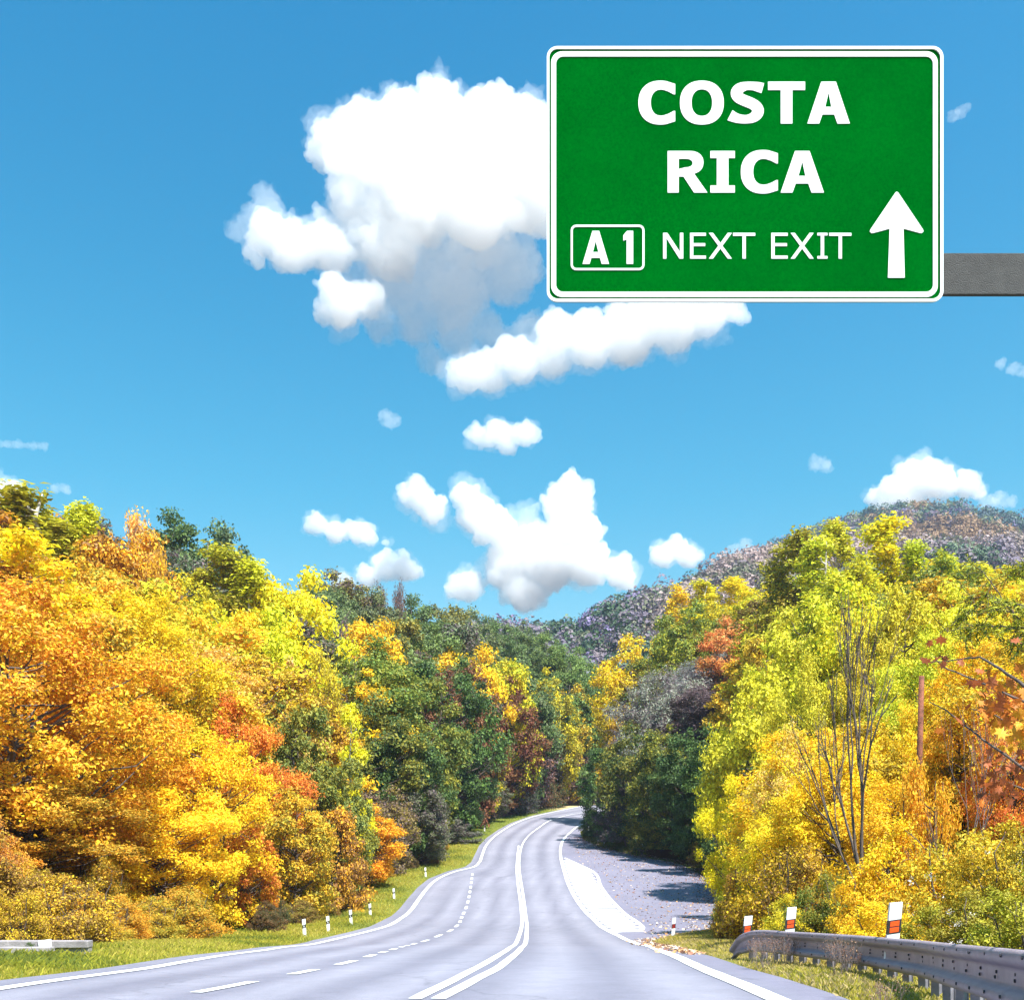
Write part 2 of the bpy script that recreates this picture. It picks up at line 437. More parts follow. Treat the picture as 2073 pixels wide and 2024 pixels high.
# ------------------------------------------------------------------ terrain height
FAR1 = np.array([(-600, 60), (-200, 78), (0, 84), (14, 84), (27, 86), (38, 94), (60, 101), (72, 103), (85, 110), (130, 120), (300, 120), (800, 90)])
FAR2 = np.array([(-900, 60), (-200, 80), (60, 120), (112, 168), (152, 199), (183, 211), (225, 226), (256, 239), (275, 244), (295, 246), (315, 245), (329, 240), (375, 231), (520, 215), (1200, 150)])
CRESTL = np.array([(-70, 84), (-50, 90), (-38, 112), (-30, 128), (-24, 150), (-14, 164), (0, 180), (20, 180)])
CRESTR = np.array([(10, 150), (22, 142), (30, 128), (36, 100), (48, 92), (70, 88)])
def H(x, y):
    x = np.asarray(x, float); y = np.asarray(y, float)
    zr = zroad(y)
    dl = xl(y) - x; dr = x - xr(y)
    fade = 1 - smooth01(255, 330, y)
    al = (18 + 14 * smooth01(10, 60, y)) + 0.13 * np.maximum(y - 80, 0) + 0.22 * np.clip(y - 112, 0, 70)
    d2 = np.maximum(dl - 5.5, 0)
    left = al * (1 - np.exp(-d2 / 40)) * np.where(y > 170, smooth01(42, -6, x), 1)
    vr = np.where(y < 35, 5.0, 5.0 - 3.5 * smooth01(35, 48, y))
    d3 = np.maximum(dr - vr, 0)
    ar = 13 + 16 * smooth01(20, 70, y) + 0.55 * np.clip(y - 105, 0, 40)
    right = ar * (1 - np.exp(-d3 / 28))
    z = zr + left * (1 - smooth01(0, 75, y - np.interp(x, CRESTL[:, 0], CRESTL[:, 1]))) + right * (1 - smooth01(0, 70, y - np.interp(x, CRESTR[:, 0], CRESTR[:, 1])))
    out = np.maximum(np.maximum(dl, dr), 0)
    z += smooth01(0, 0.8, out) * 0.05 - 0.10 * (1 - smooth01(-0.15, 0.15, np.maximum(dl, dr)))
    z -= 0.13 * smooth01(-7.9, -8.8, x) * smooth01(18.6, 20.0, y) * (1 - smooth01(23, 25, y))
    lump = np.sin(x * 0.31 + 1.3 * np.sin(y * 0.17)) * np.cos(y * 0.27 + 0.7 * np.sin(x * 0.13))
    z += lump * 0.35 * smooth01(4, 14, out)
    z += np.sin(x * 1.7 + y * 0.9) * np.sin(y * 1.3 - x * 0.4) * 0.03 * smooth01(0.3, 1.5, out)
    f1 = np.interp(x, FAR1[:, 0], FAR1[:, 1]); f2 = np.interp(x, FAR2[:, 0], FAR2[:, 1])
    h1 = 12 + (f1 - 12) * smooth01(270, 430, y) ** 0.8 * (1 - 0.45 * smooth01(440, 580, y))
    h2 = f2 * smooth01(470, 770, y) ** 0.75 * (1 - 0.6 * smooth01(800, 1500, y))
    far = np.maximum(h1, h2) + 2.5 * np.sin(x * 0.05 + y * 0.021) * np.cos(y * 0.043)
    wy = smooth01(255, 330, y)
    return z * (1 - wy) + np.maximum(far, 12) * wy

def nonuni(a):
    out = []
    for (s, e, st) in a: out.append(np.arange(s, e, st))
    return np.unique(np.concatenate(out))
def build_ground():
    xs = nonuni([(-1400, -300, 50), (-300, -100, 10), (-100, -40, 3), (-40, 30, 0.7), (30, 100, 3), (100, 600, 10), (600, 1401, 50)])
    ys = nonuni([(-200, -20, 20), (-20, 8, 2), (8, 60, 0.6), (60, 200, 1.2), (200, 330, 5), (330, 900, 10), (900, 1501, 40)])
    X, Y = np.meshgrid(xs, ys)
    Z = H(X, Y)
    V = np.stack([X, Y, Z], -1).reshape(-1, 3)
    nx, ny = len(xs), len(ys)
    i = (np.arange(ny - 1)[:, None] * nx + np.arange(nx - 1)[None, :]).ravel()
    Fq = np.stack([i, i + 1, i + nx + 1, i + nx], -1)
    dl = xl(V[:, 1]) - V[:, 0]; dr = V[:, 0] - xr(V[:, 1])
    out = np.maximum(dl, dr)
    lim = np.where(dl > dr, 5.0, np.where(V[:, 1] < 42, 4.0, np.where(V[:, 1] > 105, 4.0, 0.0)))
    verge = 0.75 * (1 - smooth01(lim, lim + 1.8, out)) + 0.0
    dry = smooth01(168, 178, V[:, 1]) * (1 - smooth01(8, 14, dl)) * (V[:, 1] < 330)
    me = np_mesh('ground', V, F4=Fq, mat=M_GROUND, attrs={'verge': verge, 'dry': dry}, smooth=True)
    return tag(link(bpy.data.objects.new('ground', me)), kind='structure')
build_ground()

def build_road():
    ys = np.concatenate([np.arange(-40, 8, 2.0), np.arange(8, 60, 0.5), np.arange(60, 214, 1.0)])
    nt_ = 33
    t = np.linspace(0, 1, nt_)
    a, b = xl(ys), xr(ys)
    X = a[:, None] + (b - a)[:, None] * t[None, :]
    Y = np.repeat(ys[:, None], nt_, 1)
    Z = zroad(Y)
    V = np.stack([X, Y, Z], -1).reshape(-1, 3)
    i = (np.arange(len(ys) - 1)[:, None] * nt_ + np.arange(nt_ - 1)[None, :]).ravel()
    Fq = np.stack([i, i + 1, i + nt_ + 1, i + nt_], -1)
    # wheel-track wear follows the lanes: distance from the lane middles
    cen = edge_fn(CR, (-1.2, -2))
    c = cen(V[:, 1]); l = _lx(V[:, 1]); r = _rx(V[:, 1])
    x = V[:, 0]
    s = np.where(x > c, (x - c) / np.maximum(r - c, 1), (c - x) / np.maximum(c - l, 1) * np.where(V[:, 1] < 82, 2, 1))
    track = 0.5 + 0.5 * np.cos(2 * np.pi * (s * 2 - 0.55))
    track = np.where((s > 2.05), 0.4, track)
    lay = smooth01(0.1, 0.5, x - r) * 1.0
    # skirt so the asphalt edge is a real step into the verge
    me = np_mesh('road', V, F4=Fq, mat=M_ASPH, attrs={'track': track * 0.75 + 0.12, 'layby': lay}, smooth=True)
    return tag(link(bpy.data.objects.new('road', me)), kind='structure')
ROAD = build_road()

def resample(P, step):
    P = np.asarray(P, float)
    # smooth Catmull-Rom through the traced points, then even steps
    Q = [P[0]]
    for k in range(len(P) - 1):
        p0 = P[max(k - 1, 0)]; p1 = P[k]; p2 = P[k + 1]; p3 = P[min(k + 2, len(P) - 1)]
        L = np.linalg.norm(p2 - p1); n = max(2, int(L / step))
        # centripetal tangents
        def tg(a, b_, c_):
            d1 = max(np.linalg.norm(b_ - a), 1e-6); d2 = max(np.linalg.norm(c_ - b_), 1e-6)
            if d1 < 1e-5: return (c_ - b_) / d2
            if d2 < 1e-5: return (b_ - a) / d1
            return ((b_ - a) / d1 * d2 + (c_ - b_) / d2 * d1) / (d1 + d2)
        m1 = tg(p0, p1, p2) * L; m2 = tg(p1, p2, p3) * L
        for j in range(1, n + 1):
            t = j / n
            Q.append((2 * t**3 - 3 * t**2 + 1) * p1 + (t**3 - 2 * t**2 + t) * m1 + (-2 * t**3 + 3 * t**2) * p2 + (t**3 - t**2) * m2)
    return np.array(Q)

def stripe_mesh(name, P, w, lift=0.010, step=0.7, worn=0.0):
    Q = resample(P, step) if step else np.asarray(P, float)
    T = np.gradient(Q, axis=0); T /= np.linalg.norm(T, axis=1, keepdims=True)
    Nn = np.stack([-T[:, 1], T[:, 0]], 1)
    w = np.broadcast_to(w, (len(Q),))
    jit = 1 + worn * rng.normal(size=len(Q))
    A = Q + Nn * (w * jit / 2)[:, None]; B = Q - Nn * (w * jit / 2)[:, None]
    V = np.empty((2 * len(Q), 3))
    V[0::2, :2] = A; V[1::2, :2] = B
    V[:, 2] = zroad(V[:, 1]) + lift
    i = np.arange(len(Q) - 1) * 2
    return np_mesh(name, V, F4=np.stack([i, i + 1, i + 3, i + 2], -1), mat=M_PAINT)

def stripe(name, P, w, **k):
    return link(bpy.data.objects.new(name, stripe_mesh(name, P, w, **k)), ROAD)
stripe('edge_line', LEFT, 0.24, worn=0.03)
stripe('edge_line', RIGHT, 0.25, worn=0.03)
stripe('centre_line', CL, 0.155, worn=0.03)
stripe('centre_line', CR, 0.165, worn=0.03)
# lane dashes: even lengths along the lane line
Dq = resample(DASH, 0.25)
seg = np.concatenate([[0], np.cumsum(np.linalg.norm(np.diff(Dq, axis=0), axis=1))])
s = 0.6
while s < seg[-1] - 1.2:
    ss = np.linspace(s, s + 1.5, 6)
    stripe('lane_dash', np.stack([np.interp(ss, seg, Dq[:, 0]), np.interp(ss, seg, Dq[:, 1])], 1), 0.16, step=None)
    s += 3.1
# hatched island between the carriageway and the lay-by
ISL = trace([(1143, 1736), (1174, 1750), (1200, 1763), (1217, 1794), (1239, 1823), (1268, 1851), (1295, 1870), (1301, 1877), (1292, 1883), (1239, 1887)])
stripe('island_outline', ISL, 0.22)
isr = edge_fn(ISL[:8], (0, 0))
y0, y1 = ISL[:, 1].min() + 1.2, ISL[0, 1] - 0.4
yy = y0
while yy < y1:
    a, b = _rx(yy) + 0.2, float(isr(yy)) - 0.16
    if b - a > 0.3:
        stripe('hatch_bar', np.array([[a, yy - 0.12], [b, yy + 0.12]]), 1.75, step=None, lift=0.012)
    yy += 2.3

# ------------------------------------------------------------------ tree prototypes
def leaf_quads(P, Nn, size, aspect=0.62, fold=0.18, droop=None):
    n = len(P)
    Nn = Nn / (np.linalg.norm(Nn, axis=1, keepdims=True) + 1e-9)
    T = rng.normal(size=(n, 3))
    if droop is not None: T[:, 2] -= droop
    T -= Nn * (T * Nn).sum(1, keepdims=True)
    T /= np.linalg.norm(T, axis=1, keepdims=True) + 1e-9
    B = np.cross(Nn, T)
    s = size * (0.5 + 1.0 * rng.random(n) ** 1.3)[:, None]
    V = np.empty((n, 4, 3))
    V[:, 0] = P - T * s * 0.5
    V[:, 1] = P + B * s * aspect * 0.5 + Nn * s * fold
    V[:, 2] = P + T * s * 0.5
    V[:, 3] = P - B * s * aspect * 0.5 + Nn * s * fold
    return V.reshape(-1, 3), np.arange(n * 4).reshape(-1, 4)

def unit(n):
    d = rng.normal(size=(n, 3)); return d / np.linalg.norm(d, axis=1, keepdims=True)

PROTO = {}
def finish_proto(key, tubes_list, leafP, leafN, size, bark, aspect=0.62, sides=5, droop=None):
    V, Fq = tubes(tubes_list, sides)
    tm = np_mesh('trunk', V, F4=Fq, mat=bark, smooth=True)
    LV, LF = leaf_quads(leafP, leafN, size, aspect, droop=droop)
    cm = np_mesh('crown', LV, F4=LF, mat=M_LEAF, attrs={'leaf_rand': rng.random(len(LF))})
    top = float(np.percentile(LV[:, 2], 99.7)); rad = float(np.percentile(np.hypot(LV[:, 0], LV[:, 1]), 93))
    PROTO[key] = (tm, cm, top, rad)

def limb(p0, p1, r0, r1, sag=0.0, n=5, wob=0.05):
    t = np.linspace(0, 1, n)[:, None]
    P = p0 * (1 - t) + p1 * t
    L = np.linalg.norm(p1 - p0)
    P[:, 2] += (sag * L * np.sin(np.pi * t[:, 0]))
    P[1:-1] += rng.normal(size=(n - 2, 3)) * wob * L
    return P, r0 * (1 - t[:, 0]) + r1 * t[:, 0]

def make_crown(key, Ht, Rd, base, nclump, nleaf, leaf, shape='round', bark=None, rc=(0.18, 0.30), aspect=0.62, flat=0.75, limbs=0.6, multi=1, shell=0.35, sparse_twigs=0, droop=None, gap=0.32):
    C = []
    ph = rng.uniform(0, 6.28, 6)
    while len(C) < nclump:
        h = rng.random(); th = rng.uniform(0, 2 * np.pi)
        if shape == 'round': prof = math.sqrt(max(0, 1 - ((h - 0.42) / 0.58) ** 2)) if h > 0.42 else 0.62 + 0.38 * h / 0.42
        elif shape == 'bush': prof = math.sqrt(max(0, 1 - h ** 2)) * (0.9 + 0.1 * h)
        elif shape == 'cone': prof = (1 - h) ** 0.8 + 0.05
        else: prof = 1.0
        if rng.random() > prof: continue
        if shape != 'cone' and math.sin(3 * th + ph[4] + 9 * h) * math.sin(2 * th - ph[5] - 13 * h) > gap: continue
        env = 1 + 0.22 * math.sin(2 * th + ph[0] + 3 * h) + 0.16 * math.sin(3 * th + ph[1] - 5 * h) + 0.1 * math.sin(5 * th + ph[2])
        rr = Rd * prof * env * math.sqrt(rng.uniform(shell, 1.0)) * 0.88
        C.append((rr * math.cos(th), rr * math.sin(th), base + h * (Ht - base) * (1 + 0.08 * math.sin(th * 2 + ph[3])) * 0.96))
    C = np.array(C)
    if shape == 'poplar':
        C = []
        ax = [(0, 0, 1.0)] + [(rng.uniform(-.55, .55) * Rd, rng.uniform(-.55, .55) * Rd, rng.uniform(.6, .92)) for _ in range(4)]
        w = np.array([a[2] for a in ax]); w /= w.sum()
        for _ in range(nclump):
            a = ax[rng.choice(len(ax), p=w)]
            h = rng.uniform(0, 1) ** 0.9; th = rng.uniform(0, 6.28)
            rr = Rd * 0.5 * (0.25 + 0.9 * math.sqrt(h) if h < 0.35 else (1 - h) ** 0.55 * 1.0) * math.sqrt(rng.uniform(.3, 1))
            C.append((a[0] * (0.5 + 0.5 * h) + rr * math.cos(th), a[1] * (0.5 + 0.5 * h) + rr * math.sin(th), base + h * (Ht - base) * a[2]))
        C = np.array(C)
    # trunk and limbs
    tl = []
    stems = []
    for k in range(multi):
        off = np.array([rng.normal() * 0.12 * Rd, rng.normal() * 0.12 * Rd, 0]) if multi > 1 else np.zeros(3)
        top = np.array([rng.normal() * 0.06 * Rd + off[0] * 3, rng.normal() * 0.06 * Rd + off[1] * 3, Ht * (0.86 if shape != 'poplar' else 0.96)])
        tr = 0.016 * Ht + 0.05
        P, rr = limb(np.array([off[0], off[1], -0.6]), top, tr * (0.6 if multi > 1 else 1), 0.02, n=8, wob=0.014)
        P[0] = [off[0], off[1], -0.6]
        tl.append((P, rr)); stems.append(P)
    order = rng.permutation(len(C))[: int(len(C) * limbs)]
    for j in order:
        c = C[j]; S = stems[rng.integers(len(stems))]
        hz = np.clip(c[2] - rng.uniform(0.25, 0.75) * math.hypot(c[0], c[1]) - 0.3, 0.08 * Ht, Ht * 0.85)
        p0 = np.array([np.interp(hz, S[:, 2], S[:, 0]), np.interp(hz, S[:, 2], S[:, 1]), hz])
        tl.append(limb(p0, c, 0.011 * Ht * (1 - 0.6 * hz / Ht) * 0.75, 0.012, sag=-0.06, n=5, wob=0.035))
        for _ in range(sparse_twigs):
            q = c + rng.normal(size=3) * Rd * 0.2
            tl.append(limb(c, q, 0.014, 0.006, n=3, wob=0.05))
    # leaves
    rad = rng.uniform(rc[0], rc[1], len(C)) * Rd
    wts = rad ** 2; wts /= wts.sum()
    idx = rng.choice(len(C), size=nleaf, p=wts)
    d = unit(nleaf)
    rr = rng.random(nleaf) ** 0.45
    # rough clump outline
    bump = 1 + 0.3 * np.sin(d[:, 0] * 7 + idx) * np.sin(d[:, 1] * 6 + idx * 1.7) + 0.2 * np.sin(d[:, 2] * 9 + idx * 0.6)
    off = d * (rr * bump * rad[idx])[:, None]
    off[:, 2] *= flat
    P = C[idx] + off
    P[:, 2] = np.maximum(P[:, 2], 0.05 + rng.random(nleaf) * 0.2)
    out = P - np.array([0, 0, (base + Ht) / 2]); out /= np.linalg.norm(out, axis=1, keepdims=True) + 1e-6
    Nn = 0.55 * d + 0.35 * out + np.array([0, 0, 0.45]) + 0.65 * rng.normal(size=(nleaf, 3))
    finish_proto(key, tl, P, Nn, leaf, bark or M_BARK, aspect=aspect, droop=droop)

def grow(p, d, L, r, depth, out, tips, spread=0.5, up=0.12):
    n = 4
    P = [p]; dd = d.copy()
    for k in range(n):
        dd = dd + rng.normal(size=3) * 0.09 + np.array([0, 0, up * 0.35]); dd /= np.linalg.norm(dd)
        P.append(P[-1] + dd * L / n)
    P = np.array(P); rr = np.linspace(r, r * 0.62, n + 1)
    out.append((P, rr))
    if depth == 0:
        tips.append((P[-1], dd)); tips.append((P[2], dd)); return
    kids = rng.integers(2, 4) if depth > 1 else rng.integers(2, 5)
    for k in range(kids):
        ax = rng.normal(size=3); ax -= dd * ax.dot(dd); ax /= np.linalg.norm(ax)
        a = rng.uniform(0.35, 1.0) * spread * (0.35 if k == 0 else 1.15)
        nd = dd * math.cos(a) + ax * math.sin(a)
        start = P[-1] if k < 2 else P[rng.integers(2, n)]
        grow(start, nd, L * rng.uniform(0.66, 0.88), r * (0.62 if k else 0.68), depth - 1, out, tips, spread, up)

def make_branchy(key, L, r, depth, nleaf, leaf, bark, stems=1, spread=0.55, up=0.15, cl=0.35, aspect=0.62):
    out, tips = [], []
    for s_ in range(stems):
        a = rng.uniform(0, 6.28); tilt = 0.0 if stems == 1 else rng.uniform(0.1, 0.35)
        d = np.array([math.cos(a) * math.sin(tilt), math.sin(a) * math.sin(tilt), math.cos(tilt)])
        grow(np.array([math.cos(a) * 0.1 * (stems > 1), math.sin(a) * 0.1 * (stems > 1), -0.4]), d, L, r, depth, out, tips, spread, up)
    TP = np.array([t[0] for t in tips])
    idx = rng.integers(len(TP), size=nleaf)
    P = TP[idx] + unit(nleaf) * (cl * rng.random(nleaf) ** 0.5)[:, None]
    Nn = rng.normal(size=(nleaf, 3)) + np.array([0, 0, 0.6])
    finish_proto(key, out, P, Nn, leaf, bark, sides=5, aspect=aspect)

# near: leaf-sized faces; mid: small sprays
make_crown('maple_near', 10, 4.2, 0.6, 120, 44000, 0.145, rc=(0.10, 0.22), shell=.2, gap=.22, flat=.85)
make_crown('maple_near2', 10, 4.2, 0.4, 140, 44000, 0.14, rc=(0.09, 0.20), shell=.2, gap=.22, flat=.85)
make_crown('round_a', 11, 4.2, 1.0, 95, 22000, 0.25, rc=(0.15, 0.27))
make_crown('round_b', 11, 4.4, 0.8, 120, 23000, 0.25, rc=(0.13, 0.25))
make_crown('round_c', 11, 3.8, 1.4, 75, 19000, 0.26, rc=(0.16, 0.3))
make_crown('round_d', 11, 4.2, 0.6, 150, 24000, 0.23, rc=(0.11, 0.2))
make_crown('poplar_a', 16, 3.4, 1.5, 110, 21000, 0.24, shape='poplar', rc=(0.14, 0.24), flat=1.1, bark=M_PALEBARK)
make_crown('poplar_b', 16, 3.4, 1.2, 120, 21000, 0.24, shape='poplar', rc=(0.12, 0.24), flat=1.2, bark=M_PALEBARK)
make_crown('poplar_c', 14, 3.0, 1.0, 80, 17000, 0.22, shape='poplar', rc=(0.15, 0.26), flat=1.1, bark=M_PALEBARK)
make_crown('bush_near', 3.2, 2.2, 0.1, 110, 24000, 0.085, shape='bush', rc=(0.12, 0.22), multi=5, limbs=0.7)
make_crown('bush_near2', 3.2, 2.2, 0.1, 90, 20000, 0.095, shape='bush', rc=(0.14, 0.25), multi=5, limbs=0.7)
make_crown('bush_a', 6, 4.0, 0.1, 110, 20000, 0.2, shape='bush', rc=(0.12, 0.22), multi=4, limbs=0.3)
make_crown('bush_b', 6, 4.0, 0.1, 80, 17000, 0.21, shape='bush', rc=(0.15, 0.26), multi=4, limbs=0.3)
make_crown('fine_shrub', 7, 4.4, 0.1, 220, 30000, 0.26, shape='bush', rc=(0.08, 0.15), multi=7, limbs=1.0, aspect=0.2, flat=1.2, sparse_twigs=4, bark=M_TWIG)
make_crown('birch', 11, 2.0, 1.5, 80, 9000, 0.2, shape='cone', rc=(0.16, 0.3), bark=M_PALEBARK, limbs=0.8, droop=1.0)
make_branchy('bare_near', 2.2, 0.105, 5, 300, 0.12, M_BARK, stems=2, spread=0.50, up=0.14)
make_branchy('sparse_a', 2.6, 0.13, 5, 5200, 0.19, M_TWIG, stems=1, spread=0.6, up=0.15, cl=0.6)
make_branchy('twiggy', 2.3, 0.09, 6, 4200, 0.16, M_TWIG, stems=2, spread=0.55, up=0.1, cl=0.4)
make_branchy('young_pale', 1.7, 0.05, 5, 400, 0.10, M_TWIG, stems=1, spread=0.6, up=0.1, cl=0.3)

PAL = dict(
    Y=(0.86, 0.66, 0.02), LY=(0.86, 0.73, 0.05), YO=(0.86, 0.54, 0.03), O=(0.84, 0.42, 0.035), PO=(0.80, 0.46, 0.17), RO=(0.66, 0.17, 0.04), OO=(0.80, 0.29, 0.03), LG=(0.68, 0.66, 0.035), YG=(0.50, 0.49, 0.035),
    OL=(0.34, 0.29, 0.035), G=(0.15, 0.235, 0.055), MG=(0.23, 0.29, 0.08), DG=(0.06, 0.105, 0.035), GG=(0.16, 0.21, 0.10), BR=(0.24, 0.12, 0.05), DR=(0.20, 0.07, 0.04), PU=(0.19, 0.13, 0.14),
    SV=(0.42, 0.46, 0.38), PK=(0.46, 0.28, 0.20))

EXTRA_LOW = {}
n_made = [0]
def plant(kind, x, y, h, w, A, B, label, cat='tree', group=None, name=None, z=None):
    """one tree: an Empty at the foot, trunk and crown as parts"""
    tm, cm, top, rad = PROTO[kind]
    if z is None: z = float(H(x, y))
    root = empty(name or {'tree': 'tree', 'bush': 'bush', 'shrub': 'shrub'}.get(cat, 'tree'), (x, y, z - 0.05), random.uniform(0, 6.28))
    sz = h / top; sx = (w / 2) / rad
    root.scale = (sx * random.uniform(.94, 1.06), sx * random.uniform(.94, 1.06), sz)
    t = link(bpy.data.objects.new('trunk', tm), root)
    c = link(bpy.data.objects.new('crown', cm), root)
    jit = lambda col: tuple(max(0.004, v * random.uniform(.9, 1.1)) for v in PAL[col])
    a_, b_ = jit(A), jit(B)
    c.color = (*a_, 1.0)
    c['tint_two'] = [*b_]
    tag(root, label, cat, group)
    n_made[0] += 1
    return root, t, c

DS = 1950.0; DU = 975.0; DHV = 1615.2     # survey grid used for the planting list
def spot(u, v, d): return ((u - DU) / DS * d, d, (DHV - v) / DS * d)

